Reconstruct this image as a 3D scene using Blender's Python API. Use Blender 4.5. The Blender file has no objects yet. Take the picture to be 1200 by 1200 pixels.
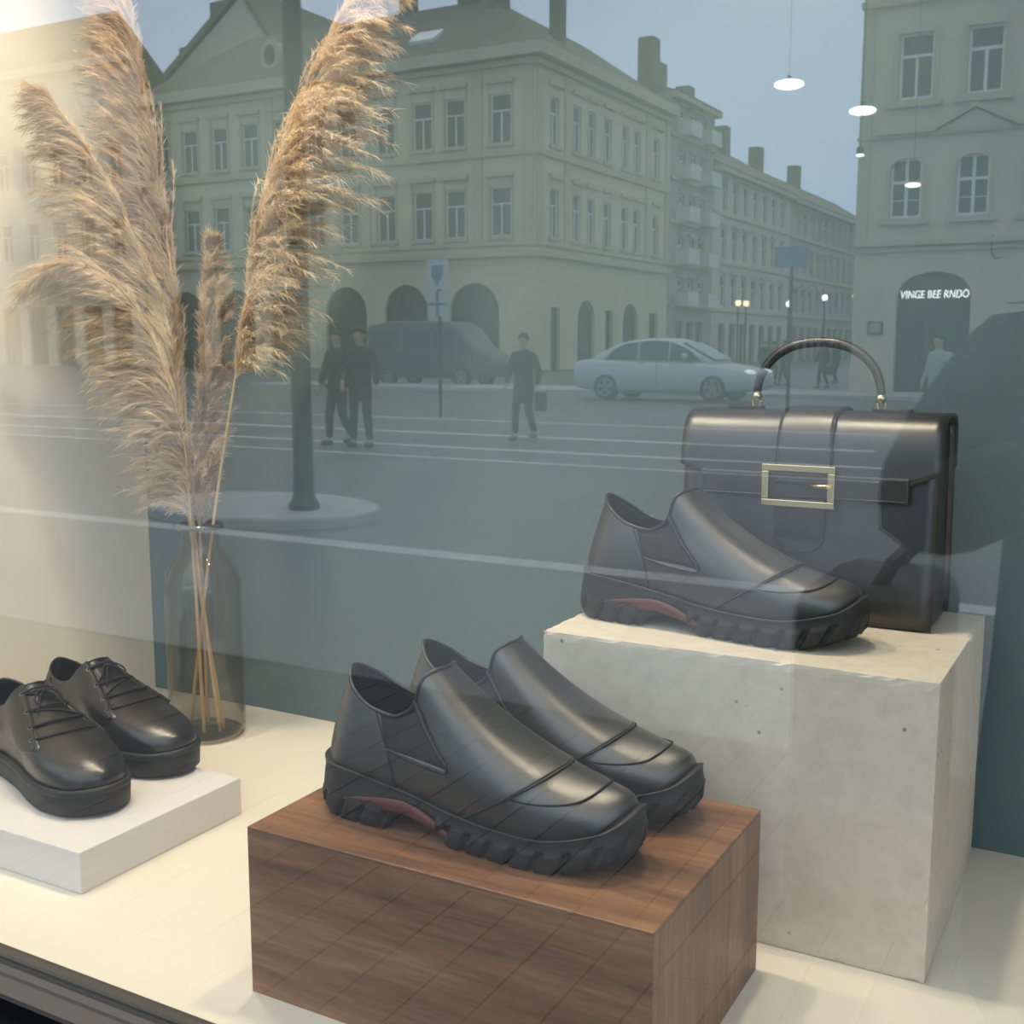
import bpy, bmesh, math, random
import numpy as np
from mathutils import Vector, Matrix

random.seed(7)
rng = np.random.default_rng(7)
SC = bpy.context.scene
COL = SC.collection
PI = math.pi
rad = math.radians

# ------------------------------------------------------------------ camera, sky, lamps, exposure
cam_d = bpy.data.cameras.new('camera')
cam = bpy.data.objects.new('camera', cam_d)
COL.objects.link(cam)
cam.location = (0, 0, 0.6)
cam.rotation_euler = (rad(90 - 8.1832), 0, rad(29.1257))
cam_d.sensor_width = 36
cam_d.lens = 36 * 1354.1 / 1200
cam_d.clip_start = 0.01
cam_d.clip_end = 600
cam_d.dof.use_dof = True
cam_d.dof.focus_distance = 1.32
cam_d.dof.aperture_fstop = 18.0
SC.camera = cam
SC.view_settings.view_transform = 'Standard'
SC.view_settings.look = 'None'
SC.view_settings.exposure = 0
SC.view_settings.gamma = 1
SC.view_settings.use_curve_mapping = False

PANE_Y = 0.688            # the shop window stands in the plane y = PANE_Y; the street lies on the camera's side of it
GROUND = -0.85            # pavement level, the display floor is z = 0

world = bpy.data.worlds.new('overcast_sky')
SC.world = world
world.use_nodes = True
wn = world.node_tree.nodes
wl = world.node_tree.links
bg = wn['Background']
tc = wn.new('ShaderNodeTexCoord')
sx = wn.new('ShaderNodeSeparateXYZ')
mr = wn.new('ShaderNodeMapRange')
mr.inputs['From Min'].default_value = 0.0
mr.inputs['From Max'].default_value = 0.9
cr = wn.new('ShaderNodeMix')
cr.data_type = 'RGBA'
cr.inputs['A'].default_value = (0.50, 0.70, 1.0, 1)
cr.inputs['B'].default_value = (0.95, 0.97, 0.98, 1)
wl.new(tc.outputs['Generated'], sx.inputs[0])
wl.new(sx.outputs['Z'], mr.inputs['Value'])
wl.new(mr.outputs['Result'], cr.inputs['Factor'])
wl.new(cr.outputs['Result'], bg.inputs['Color'])
bg.inputs['Strength'].default_value = 2.45

LAMP_Z = 1.47
WARM = (1.0, 0.84, 0.63)
SPOTS = [  # x, y, power, target x, target y, cone, label
    (-1.28, 1.08, 24.0, -1.24, 0.98, 105, 'recessed round downlight in the display ceiling above the lace-up shoes'),
    (-0.82, 1.06, 27.0, -0.74, 0.95, 105, 'recessed round downlight in the display ceiling above the walnut block'),
    (-0.42, 1.14, 26.0, -0.36, 1.08, 105, 'recessed round downlight in the display ceiling above the concrete block'),
    (-0.98, 0.86, 15.0, -1.75, 1.35, 95, 'recessed round downlight in the display ceiling turned on the pampas grass'),
]


def spot(x, y, power, tx, ty, cone, _label):
    d = bpy.data.lights.new('downlight_beam', 'SPOT')
    d.energy = power
    d.color = WARM
    d.spot_size = rad(cone)
    d.spot_blend = 0.9
    d.shadow_soft_size = 0.035
    o = bpy.data.objects.new('downlight_beam', d)
    o.location = (x, y, LAMP_Z)
    o.rotation_euler = (Vector((tx, ty, 0)) - Vector((x, y, LAMP_Z))).to_track_quat('-Z', 'Y').to_euler()
    COL.objects.link(o)


for s in SPOTS:
    spot(*s)

# ------------------------------------------------------------------ materials
MATS = {}


def mat(name, color, rough=0.5, metal=0.0, spec=0.5, bump=0.0, bscale=80.0, var=0.0, vscale=8.0, emit=None, estr=0.0, coat=0.0, sheen=0.0, stretch=None):
    if name in MATS:
        return MATS[name]
    m = bpy.data.materials.new(name)
    m.use_nodes = True
    nt = m.node_tree
    b = nt.nodes['Principled BSDF']
    b.inputs['Base Color'].default_value = (*color, 1)
    b.inputs['Roughness'].default_value = rough
    b.inputs['Metallic'].default_value = metal
    b.inputs['Specular IOR Level'].default_value = spec
    b.inputs['Coat Weight'].default_value = coat
    b.inputs['Coat Roughness'].default_value = rough if coat else 0.03
    if sheen:
        b.inputs['Sheen Weight'].default_value = sheen
    if emit:
        b.inputs['Emission Color'].default_value = (*emit, 1)
        b.inputs['Emission Strength'].default_value = estr
    if var or bump:
        t = nt.nodes.new('ShaderNodeTexCoord')
        mp = nt.nodes.new('ShaderNodeMapping')
        if stretch:
            mp.inputs['Scale'].default_value = stretch
        nt.links.new(t.outputs['Object'], mp.inputs[0])
    if var:
        n = nt.nodes.new('ShaderNodeTexNoise')
        n.inputs['Scale'].default_value = vscale
        n.inputs['Detail'].default_value = 6
        nt.links.new(mp.outputs[0], n.inputs['Vector'])
        r = nt.nodes.new('ShaderNodeValToRGB')
        r.color_ramp.elements[0].position = 0.3
        r.color_ramp.elements[1].position = 0.7
        r.color_ramp.elements[0].color = (*[c * (1 - var) for c in color], 1)
        r.color_ramp.elements[1].color = (*[min(1, c * (1 + var)) for c in color], 1)
        nt.links.new(n.outputs['Fac'], r.inputs[0])
        nt.links.new(r.outputs[0], b.inputs['Base Color'])
    if bump:
        n2 = nt.nodes.new('ShaderNodeTexNoise')
        n2.inputs['Scale'].default_value = bscale
        n2.inputs['Detail'].default_value = 4
        nt.links.new(mp.outputs[0], n2.inputs['Vector'])
        bp = nt.nodes.new('ShaderNodeBump')
        bp.inputs['Strength'].default_value = bump
        bp.inputs['Distance'].default_value = 0.002
        nt.links.new(n2.outputs['Fac'], bp.inputs['Height'])
        nt.links.new(bp.outputs[0], b.inputs['Normal'])
    MATS[name] = m
    return m


def glass_mat(name, tint, r0, grazing=0.9, rim=None):
    """Thin clear sheet: what lies behind shows through, and each face mirrors R0 of the light (more at grazing angles)."""
    m = bpy.data.materials.new(name)
    m.use_nodes = True
    nt = m.node_tree
    nt.nodes.remove(nt.nodes['Principled BSDF'])
    out = nt.nodes['Material Output']
    tr = nt.nodes.new('ShaderNodeBsdfTransparent')
    tr.inputs['Color'].default_value = (*tint, 1)
    gl = nt.nodes.new('ShaderNodeBsdfGlossy')
    gl.inputs['Roughness'].default_value = 0.0
    gl.inputs['Color'].default_value = (1, 1, 1, 1)
    lw = nt.nodes.new('ShaderNodeLayerWeight')
    lw.inputs['Blend'].default_value = 0.5
    pw = nt.nodes.new('ShaderNodeMath')
    pw.operation = 'POWER'
    pw.inputs[1].default_value = 5
    ma = nt.nodes.new('ShaderNodeMath')
    ma.operation = 'MULTIPLY_ADD'
    ma.inputs[1].default_value = grazing
    ma.inputs[2].default_value = r0
    mx = nt.nodes.new('ShaderNodeMixShader')
    if rim:
        cm = nt.nodes.new('ShaderNodeMix')
        cm.data_type = 'RGBA'
        cm.inputs['A'].default_value = (*tint, 1)
        cm.inputs['B'].default_value = (*rim, 1)
        p2 = nt.nodes.new('ShaderNodeMath')
        p2.operation = 'POWER'
        p2.inputs[1].default_value = 3
        nt.links.new(lw.outputs['Facing'], p2.inputs[0])
        nt.links.new(p2.outputs[0], cm.inputs['Factor'])
        nt.links.new(cm.outputs['Result'], tr.inputs['Color'])
    nt.links.new(lw.outputs['Facing'], pw.inputs[0])
    nt.links.new(pw.outputs[0], ma.inputs[0])
    nt.links.new(ma.outputs[0], mx.inputs[0])
    nt.links.new(tr.outputs[0], mx.inputs[1])
    nt.links.new(gl.outputs[0], mx.inputs[2])
    nt.links.new(mx.outputs[0], out.inputs['Surface'])
    return m


def wood_mat(name, axis):
    """Walnut veneer; the grain runs along AXIS (0 x, 2 z)."""
    m = bpy.data.materials.new(name)
    m.use_nodes = True
    nt = m.node_tree
    b = nt.nodes['Principled BSDF']
    t = nt.nodes.new('ShaderNodeTexCoord')
    mp = nt.nodes.new('ShaderNodeMapping')
    sc = [14.0, 14.0, 14.0]
    sc[axis] = 1.3
    mp.inputs['Scale'].default_value = sc
    nt.links.new(t.outputs['Object'], mp.inputs[0])
    n1 = nt.nodes.new('ShaderNodeTexNoise')
    n1.inputs['Scale'].default_value = 1.6
    n1.inputs['Detail'].default_value = 3
    n1.inputs['Distortion'].default_value = 0.8
    n2 = nt.nodes.new('ShaderNodeTexNoise')
    n2.inputs['Scale'].default_value = 9
    n2.inputs['Detail'].default_value = 8
    n2.inputs['Roughness'].default_value = 0.7
    for n in (n1, n2):
        nt.links.new(mp.outputs[0], n.inputs['Vector'])
    add = nt.nodes.new('ShaderNodeMath')
    add.operation = 'MULTIPLY_ADD'
    add.inputs[1].default_value = 0.55
    mul = nt.nodes.new('ShaderNodeMath')
    mul.operation = 'MULTIPLY'
    mul.inputs[1].default_value = 0.5
    nt.links.new(n2.outputs['Fac'], mul.inputs[0])
    nt.links.new(n1.outputs['Fac'], add.inputs[0])
    nt.links.new(mul.outputs[0], add.inputs[2])
    r = nt.nodes.new('ShaderNodeValToRGB')
    e = r.color_ramp.elements
    e[0].position = 0.38
    e[0].color = (0.11, 0.054, 0.029, 1)
    e[1].position = 0.70
    e[1].color = (0.35, 0.185, 0.098, 1)
    k = r.color_ramp.elements.new(0.54)
    k.color = (0.225, 0.110, 0.057, 1)
    nt.links.new(add.outputs[0], r.inputs[0])
    nt.links.new(r.outputs[0], b.inputs['Base Color'])
    b.inputs['Roughness'].default_value = 0.42
    return m


def concrete_mat():
    m = bpy.data.materials.new('cast_concrete')
    m.use_nodes = True
    nt = m.node_tree
    b = nt.nodes['Principled BSDF']
    t = nt.nodes.new('ShaderNodeTexCoord')
    n = nt.nodes.new('ShaderNodeTexNoise')
    n.inputs['Scale'].default_value = 45
    n.inputs['Detail'].default_value = 12
    n.inputs['Roughness'].default_value = 0.75
    r = nt.nodes.new('ShaderNodeValToRGB')
    r.color_ramp.elements[0].position = 0.32
    r.color_ramp.elements[0].color = (0.54, 0.48, 0.39, 1)
    r.color_ramp.elements[1].position = 0.68
    r.color_ramp.elements[1].color = (0.67, 0.60, 0.49, 1)
    v = nt.nodes.new('ShaderNodeTexVoronoi')
    v.inputs['Scale'].default_value = 48
    v.inputs['Randomness'].default_value = 1
    cmp_ = nt.nodes.new('ShaderNodeMapRange')
    cmp_.inputs['From Min'].default_value = 0.05
    cmp_.inputs['From Max'].default_value = 0.13
    n3 = nt.nodes.new('ShaderNodeTexNoise')
    n3.inputs['Scale'].default_value = 11
    gate = nt.nodes.new('ShaderNodeMath')
    gate.operation = 'LESS_THAN'
    gate.inputs[1].default_value = 0.56
    mxx = nt.nodes.new('ShaderNodeMath')
    mxx.operation = 'MAXIMUM'
    mix = nt.nodes.new('ShaderNodeMix')
    mix.data_type = 'RGBA'
    mix.inputs['A'].default_value = (0.20, 0.185, 0.16, 1)
    for q in (n, v, n3):
        nt.links.new(t.outputs['Object'], q.inputs['Vector'])
    nt.links.new(n.outputs['Fac'], r.inputs[0])
    nt.links.new(v.outputs['Distance'], cmp_.inputs['Value'])
    nt.links.new(n3.outputs['Fac'], gate.inputs[0])
    nt.links.new(cmp_.outputs[0], mxx.inputs[0])
    nt.links.new(gate.outputs[0], mxx.inputs[1])
    nt.links.new(mxx.outputs[0], mix.inputs['Factor'])
    nt.links.new(r.outputs[0], mix.inputs['B'])
    nt.links.new(mix.outputs['Result'], b.inputs['Base Color'])
    n4 = nt.nodes.new('ShaderNodeTexNoise')
    n4.inputs['Scale'].default_value = 160
    n4.inputs['Detail'].default_value = 5
    nt.links.new(t.outputs['Object'], n4.inputs['Vector'])
    ad = nt.nodes.new('ShaderNodeMath')
    ad.operation = 'MULTIPLY_ADD'
    ad.inputs[1].default_value = 0.35
    nt.links.new(n4.outputs['Fac'], ad.inputs[0])
    nt.links.new(mxx.outputs[0], ad.inputs[2])
    bp = nt.nodes.new('ShaderNodeBump')
    bp.inputs['Strength'].default_value = 0.55
    bp.inputs['Distance'].default_value = 0.0015
    nt.links.new(ad.outputs[0], bp.inputs['Height'])
    nt.links.new(bp.outputs[0], b.inputs['Normal'])
    b.inputs['Roughness'].default_value = 0.85
    return m


LEATHER = mat('black_leather', (0.013, 0.012, 0.0115), 0.40, spec=1.0, coat=0.8, bump=0.12, bscale=420)
LEATHER_SMOOTH = mat('polished_black_leather', (0.012, 0.011, 0.011), 0.30, spec=0.8, bump=0.05, bscale=300)
BAG_LEATHER = mat('bag_leather', (0.011, 0.0095, 0.0095), 0.38, spec=0.9, coat=0.5, bump=0.10, bscale=500)
RUBBER = mat('black_rubber', (0.016, 0.016, 0.016), 0.55, spec=0.4, bump=0.08, bscale=260)
ELASTIC = mat('black_elastic', (0.045, 0.043, 0.043), 0.85, spec=0.2, bump=0.5, bscale=300, stretch=(6, 6, 0.6))
LINING = mat('dark_lining', (0.010, 0.010, 0.010), 0.9, spec=0.2)
THREAD = mat('grey_thread', (0.045, 0.042, 0.04), 0.6)
SEAM = mat('dark_seam', (0.004, 0.004, 0.004), 0.7)
PIPING = mat('leather_piping', (0.020, 0.018, 0.017), 0.35)
SHANK = mat('red_brown_shank', (0.105, 0.028, 0.018), 0.5)
BRASS = mat('pale_brass', (0.80, 0.66, 0.38), 0.24, metal=1.0)
STEEL = mat('dark_eyelet', (0.25, 0.24, 0.22), 0.3, metal=1.0)
LACE = mat('black_lace', (0.010, 0.010, 0.011), 0.75, bump=0.3, bscale=900)
FLOOR_M = mat('cream_floor', (0.77, 0.71, 0.605), 0.55, var=0.02, vscale=5)
WALL_CREAM = mat('cream_wall', (0.84, 0.77, 0.64), 0.8, var=0.02, vscale=3)
WALL_TEAL = mat('teal_wall', (0.125, 0.180, 0.183), 0.75, spec=0.2, var=0.06, vscale=2.2)
WHITE_BOARD = mat('white_board', (0.70, 0.665, 0.64), 0.6)
FRAME_DARK = mat('dark_bronze_frame', (0.070, 0.060, 0.052), 0.5, spec=0.3)
GASKET = mat('black_gasket', (0.010, 0.012, 0.014), 0.6)
RISER = mat('black_riser', (0.004, 0.004, 0.005), 0.7, spec=0.05)
CONCRETE = concrete_mat()
WOOD_X = wood_mat('walnut_along', 0)
WOOD_Z = wood_mat('walnut_upright', 2)
PANE_GLASS = glass_mat('coated_window_glass', (0.97, 0.985, 0.98), 0.095)
SMOKE_GLASS = glass_mat('smoked_bottle_glass', (0.91, 0.885, 0.85), 0.035, 0.7, rim=(0.62, 0.59, 0.55))


# ------------------------------------------------------------------ mesh helpers
class MB:
    def __init__(self):
        self.v = []
        self.f = []

    def add(self, vs, fs):
        k = len(self.v)
        self.v += [tuple(map(float, p)) for p in vs]
        self.f += [tuple(i + k for i in f) for f in fs]
        return self

    def box(self, x0, x1, y0, y1, z0, z1, fn=None):
        x0, x1 = min(x0, x1), max(x0, x1)
        vs = [(x, y, z) for z in (z0, z1) for y in (y0, y1) for x in (x0, x1)]
        if fn:
            vs = [fn(*p) for p in vs]
        return self.add(vs, [(0, 2, 3, 1), (4, 5, 7, 6), (0, 1, 5, 4), (2, 6, 7, 3), (0, 4, 6, 2), (1, 3, 7, 5)])

    def prism(self, poly, a0, a1, fn):
        """Extrude a closed 2D polygon (p, q) from a0 to a1; FN(p, q, a) gives the point."""
        n = len(poly)
        vs = [fn(p, q, a0) for p, q in poly] + [fn(p, q, a1) for p, q in poly]
        fs = [tuple(range(n - 1, -1, -1)), tuple(range(n, 2 * n))]
        fs += [(i, (i + 1) % n, n + (i + 1) % n, n + i) for i in range(n)]
        return self.add(vs, fs)

    def tube(self, path, r, seg=8, closed=False, flat=None):
        P = [Vector(p) for p in path]
        n = len(P)
        rs = r if hasattr(r, '__len__') else [r] * n
        vs = []
        up = None
        for i in range(n):
            a = P[(i - 1) % n] if closed or i > 0 else P[i]
            b = P[(i + 1) % n] if closed or i < n - 1 else P[i]
            t = (b - a).normalized() if (b - a).length > 1e-12 else Vector((0, 0, 1))
            if up is None:
                up = Vector((0, 0, 1)) if abs(t.z) < 0.9 else Vector((1, 0, 0))
            s = t.cross(up)
            if s.length < 1e-9:
                s = t.orthogonal()
            s.normalize()
            up = s.cross(t).normalized()
            for k in range(seg):
                an = 2 * PI * k / seg
                vs.append(P[i] + s * (math.cos(an) * rs[i]) + up * (math.sin(an) * rs[i] * (flat or 1)))
        fs = []
        for i in range(n if closed else n - 1):
            j = (i + 1) % n
            for k in range(seg):
                l = (k + 1) % seg
                fs.append((i * seg + k, i * seg + l, j * seg + l, j * seg + k))
        if not closed:
            fs.append(tuple(range(seg - 1, -1, -1)))
            fs.append(tuple((n - 1) * seg + k for k in range(seg)))
        return self.add(vs, fs)

    def lathe(self, prof, seg=32, c=(0, 0), capb=True, capt=True):
        vs = []
        for r, z in prof:
            for k in range(seg):
                a = 2 * PI * k / seg
                vs.append((c[0] + r * math.cos(a), c[1] + r * math.sin(a), z))
        fs = []
        for i in range(len(prof) - 1):
            for k in range(seg):
                l = (k + 1) % seg
                fs.append((i * seg + k, i * seg + l, (i + 1) * seg + l, (i + 1) * seg + k))
        if capb:
            fs.append(tuple(range(seg - 1, -1, -1)))
        if capt:
            fs.append(tuple((len(prof) - 1) * seg + k for k in range(seg)))
        return self.add(vs, fs)

    def grid(self, G, closed_u=False, closed_v=False):
        """G[i][j] points; quads between neighbours."""
        nu, nv = len(G), len(G[0])
        vs = [p for row in G for p in row]
        fs = []
        for i in range(nu if closed_u else nu - 1):
            for j in range(nv if closed_v else nv - 1):
                a, b = (i + 1) % nu, (j + 1) % nv
                fs.append((i * nv + j, a * nv + j, a * nv + b, i * nv + b))
        return self.add(vs, fs)

    def ellipsoid(self, c, r, nu=12, nv=8):
        G = [[(c[0] + r[0] * math.sin(PI * i / nv) * math.cos(2 * PI * j / nu),
               c[1] + r[1] * math.sin(PI * i / nv) * math.sin(2 * PI * j / nu),
               c[2] + r[2] * math.cos(PI * i / nv)) for j in range(nu)] for i in range(nv + 1)]
        return self.grid(G, closed_v=True)

    def mesh(self, name, m, smooth=False, flip=False):
        me = bpy.data.meshes.new(name)
        v, f = self.v, self.f
        if flip:
            v = [(p[0], -p[1], p[2]) for p in v]
            f = [tuple(reversed(q)) for q in f]
        me.from_pydata(v, [], f)
        if m:
            me.materials.append(m)
        if smooth:
            me.polygons.foreach_set('use_smooth', [True] * len(me.polygons))
        me.update()
        return me

    def build(self, name, m, parent=None, smooth=False, flip=False, bevel=0.0, loc=None, seg=2, fix=True):
        me = self.mesh(name, m, smooth, flip)
        if fix:
            bm = bmesh.new()
            bm.from_mesh(me)
            bmesh.ops.recalc_face_normals(bm, faces=bm.faces)
            bm.to_mesh(me)
            bm.free()
        return put(name, me, parent, loc, bevel, seg)


def put(name, me, parent=None, loc=None, bevel=0.0, seg=2):
    o = bpy.data.objects.new(name, me)
    COL.objects.link(o)
    if parent is not None:
        o.parent = parent
    if loc is not None:
        o.location = loc
    if bevel:
        b = o.modifiers.new('bevel', 'BEVEL')
        b.width = bevel
        b.segments = seg
        b.limit_method = 'ANGLE'
        b.harden_normals = False
    return o


def tag(o, label=None, cat=None, group=None, kind=None):
    if label:
        o['label'] = label
    if cat:
        o['category'] = cat
    if group:
        o['group'] = group
    if kind:
        o['kind'] = kind
    return o


def thing(name, label, cat, loc=(0, 0, 0), rz=0.0, group=None):
    o = bpy.data.objects.new(name, None)
    o.empty_display_size = 0.05
    COL.objects.link(o)
    o.location = loc
    o.rotation_euler = (0, 0, rz)
    return tag(o, label, cat, group)


KIDS = {}


def copy_tree(o, parent=None):
    c = o.copy()
    COL.objects.link(c)
    if parent is not None:
        c.parent = parent
    for ch in list(o.children):
        copy_tree(ch, c)
    return c


def catmull(P, n, closed=False):
    """Catmull-Rom points through P (arrays), N samples per span."""
    P = np.asarray(P, float)
    m = len(P)
    out = []
    for i in range(m if closed else m - 1):
        if closed:
            a, b, c, d = P[(i - 1) % m], P[i], P[(i + 1) % m], P[(i + 2) % m]
        else:
            a, b, c, d = P[max(i - 1, 0)], P[i], P[i + 1], P[min(i + 2, m - 1)]
        for k in range(n):
            t = k / n
            out.append(0.5 * ((2 * b) + (-a + c) * t + (2 * a - 5 * b + 4 * c - d) * t * t + (-a + 3 * b - 3 * c + d) * t ** 3))
    if not closed:
        out.append(P[-1])
    return np.array(out)


# ------------------------------------------------------------------ the shop window: floor, walls, ceiling, frame, glass
WX0, WX1, WY1, CEIL = -1.52, 0.60, 1.428, 1.52


def struct(name, mb, m, **k):
    return tag(mb.build(name, m, **k), kind='structure')


struct('floor', MB().box(WX0, WX1, 0.704, WY1, -0.03, 0.0), FLOOR_M)
struct('wall_back', MB().box(WX0 - 0.04, WX1 + 0.04, WY1, WY1 + 0.04, -0.03, CEIL), WALL_TEAL)
struct('wall_left', MB().box(WX0 - 0.04, WX0, 0.66, WY1, -0.03, CEIL), WALL_CREAM)
struct('wall_right', MB().box(WX1, WX1 + 0.04, 0.66, WY1, -0.03, CEIL), WALL_CREAM)
struct('ceiling', MB().box(WX0 - 0.04, WX1 + 0.04, 0.66, WY1 + 0.04, CEIL, CEIL + 0.05), WALL_CREAM)
win = thing('window_1', None, None, (0, PANE_Y, 0))
win['kind'] = 'structure'
TOPZ = 1.45
MB().box(WX0, WX1, -0.005, 0.005, -0.008, TOPZ).build('glass_pane', PANE_GLASS, win)
MB().prism([(0.005, -0.02), (0.019, -0.02), (0.019, 0.0005), (0.0065, 0.0005), (0.005, -0.0015)], WX0, WX1, lambda p, q, a: (a, p, q)).build('inner_bead', FRAME_DARK, win)
MB().prism([(-0.005, -0.03), (0.005, -0.03), (0.005, -0.004), (-0.005, -0.006)], WX0, WX1, lambda p, q, a: (a, p, q)).build('gasket', GASKET, win)
MB().prism([(-0.034, -0.012), (-0.005, -0.012), (-0.005, -0.002), (-0.007, 0.0005), (-0.015, -0.001), (-0.016, -0.004), (-0.034, -0.007)], WX0, WX1, lambda p, q, a: (a, p, q)).build('outer_rail', FRAME_DARK, win)
MB().box(WX0, WX1, -0.034, 0.019, TOPZ, TOPZ + 0.06).build('top_rail', FRAME_DARK, win)
for x0, x1 in ((WX0 - 0.05, WX0), (WX1, WX1 + 0.05)):
    MB().box(x0, x1, -0.034, -0.03 + 0.002, -0.06, TOPZ + 0.06).build('jamb', FRAME_DARK, win)
struct('trim_1', MB().box(WX0 - 0.05, WX1 + 0.05, 0.60, 0.655, GROUND, -0.030).box(WX0 - 0.05, WX1 + 0.05, 0.655, 0.70, GROUND, -0.034).box(WX0 - 0.05, WX1 + 0.05, 0.655, 0.683, -0.034, -0.0125), RISER)
struct('trim_2', MB().box(WX0 - 0.05, WX1 + 0.05, 0.638, 0.641, -0.030, -0.028), FRAME_DARK)
FACADE = mat('shop_facade_stone', (0.16, 0.15, 0.14), 0.8, var=0.15)
fw = MB()
fw.box(-5.0, WX0 - 0.05, 0.62, 0.72, GROUND, 3.4)
fw.box(WX1 + 0.05, 5.0, 0.62, 0.72, GROUND, 3.4)
fw.box(WX0 - 0.05, WX1 + 0.05, 0.62, 0.72, TOPZ + 0.06, 3.4)
struct('wall_front', fw, FACADE)
for x, y, *_, lab in SPOTS:
    t = thing('downlight', lab, 'lamp', (x, y, LAMP_Z + 0.012), 0, 'ceiling downlights of the display')
    MB().lathe([(0.040, 0.038), (0.040, 0.0), (0.048, 0.0), (0.048, 0.038)], 24, capb=False, capt=False).build('rim', FRAME_DARK, t)
    MB().lathe([(0.038, 0.030), (0.038, 0.034)], 24).build('lens', mat('lamp_lens', (0.9, 0.85, 0.7), 0.4, emit=WARM, estr=6.0), t)

# ------------------------------------------------------------------ plinths
def plinth(name, label, x0, x1, y0, y1, h, m, bev):
    o = MB().box(x0, x1, y0, y1, 0.0, h).build(name, m, bevel=bev)
    return tag(o, label, 'plinth')


cb = MB()
cx0, cx1, cy0, cy1, ch = -0.565, -0.155, 1.082, 1.391, 0.2955
nx, nz = 26, 19
# a cast block: six subdivided faces whose corners and edges are slightly chipped
def chip(p):
    x, y, z = p
    d = sorted((min(x - cx0, cx1 - x), min(y - cy0, cy1 - y), min(z, ch - z)))
    k = max(0.0, 1 - d[1] / 0.006)
    if k > 0:
        h = math.sin(x * 311.7 + y * 127.1 + z * 269.5) * 43758.5
        h -= math.floor(h)
        k *= 0.0008 + 0.0016 * h ** 6
        c = Vector(((cx0 + cx1) / 2, (cy0 + cy1) / 2, ch / 2))
        v = Vector(p)
        dd = (c - v)
        dd = Vector((math.copysign(1, dd.x) if min(x - cx0, cx1 - x) < .006 else 0, math.copysign(1, dd.y) if min(y - cy0, cy1 - y) < .006 else 0, math.copysign(1, dd.z) if min(z, ch - z) < .006 else 0))
        return tuple(v + dd * k)
    return p


def lin(a, b, n):
    m = [a + (b - a) * i / n for i in range(n + 1)]
    return [a, a + 0.004] + m[1:-1] + [b - 0.004, b]


gx, gy, gz = lin(cx0, cx1, 44), lin(cy0, cy1, 34), lin(0, ch, 32)
cb.grid([[chip((x, y, ch)) for y in gy] for x in gx])
cb.grid([[chip((x, y, 0)) for y in gy] for x in gx])
cb.grid([[chip((x, cy0, z)) for z in gz] for x in gx])
cb.grid([[chip((x, cy1, z)) for z in gz] for x in gx])
cb.grid([[chip((cx0, y, z)) for z in gz] for y in gy])
cb.grid([[chip((cx1, y, z)) for z in gz] for y in gy])
me = cb.mesh('concrete_plinth', CONCRETE)
bm = bmesh.new()
bm.from_mesh(me)
bmesh.ops.remove_doubles(bm, verts=bm.verts, dist=1e-5)
bmesh.ops.recalc_face_normals(bm, faces=bm.faces)
bm.to_mesh(me)
bm.free()
tag(put('concrete_plinth', me), 'tall grey concrete block plinth with chipped edges under the handbag', 'plinth')

wood = thing('walnut_plinth', 'low walnut veneer block plinth carrying a pair of slip-on shoes', 'plinth', (-0.3036, 0.764, 0))
wx, wd, wh = 0.401, 0.268, 0.1628
MB().box(-wx, 0, 0, wd, wh - 0.0035, wh).build('top_panel', WOOD_X, wood, bevel=0.0007)
MB().box(-wx, 0, 0, 0.012, 0, wh - 0.0035).build('front_panel', WOOD_X, wood, bevel=0.0005)
MB().box(-wx, 0, wd - 0.012, wd, 0, wh - 0.0035).build('back_panel', WOOD_X, wood)
MB().box(-0.012, 0, 0.012, wd - 0.012, 0, wh - 0.0035).build('side_panel', WOOD_Z, wood)
MB().box(-wx, -wx + 0.012, 0.012, wd - 0.012, 0, wh - 0.0035).build('side_panel', WOOD_Z, wood)
plinth('white_plinth', 'thin white board plinth under the lace-up shoes', -1.485, -1.0, 0.819, 1.076, 0.049, WHITE_BOARD, 0.0015)


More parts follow.
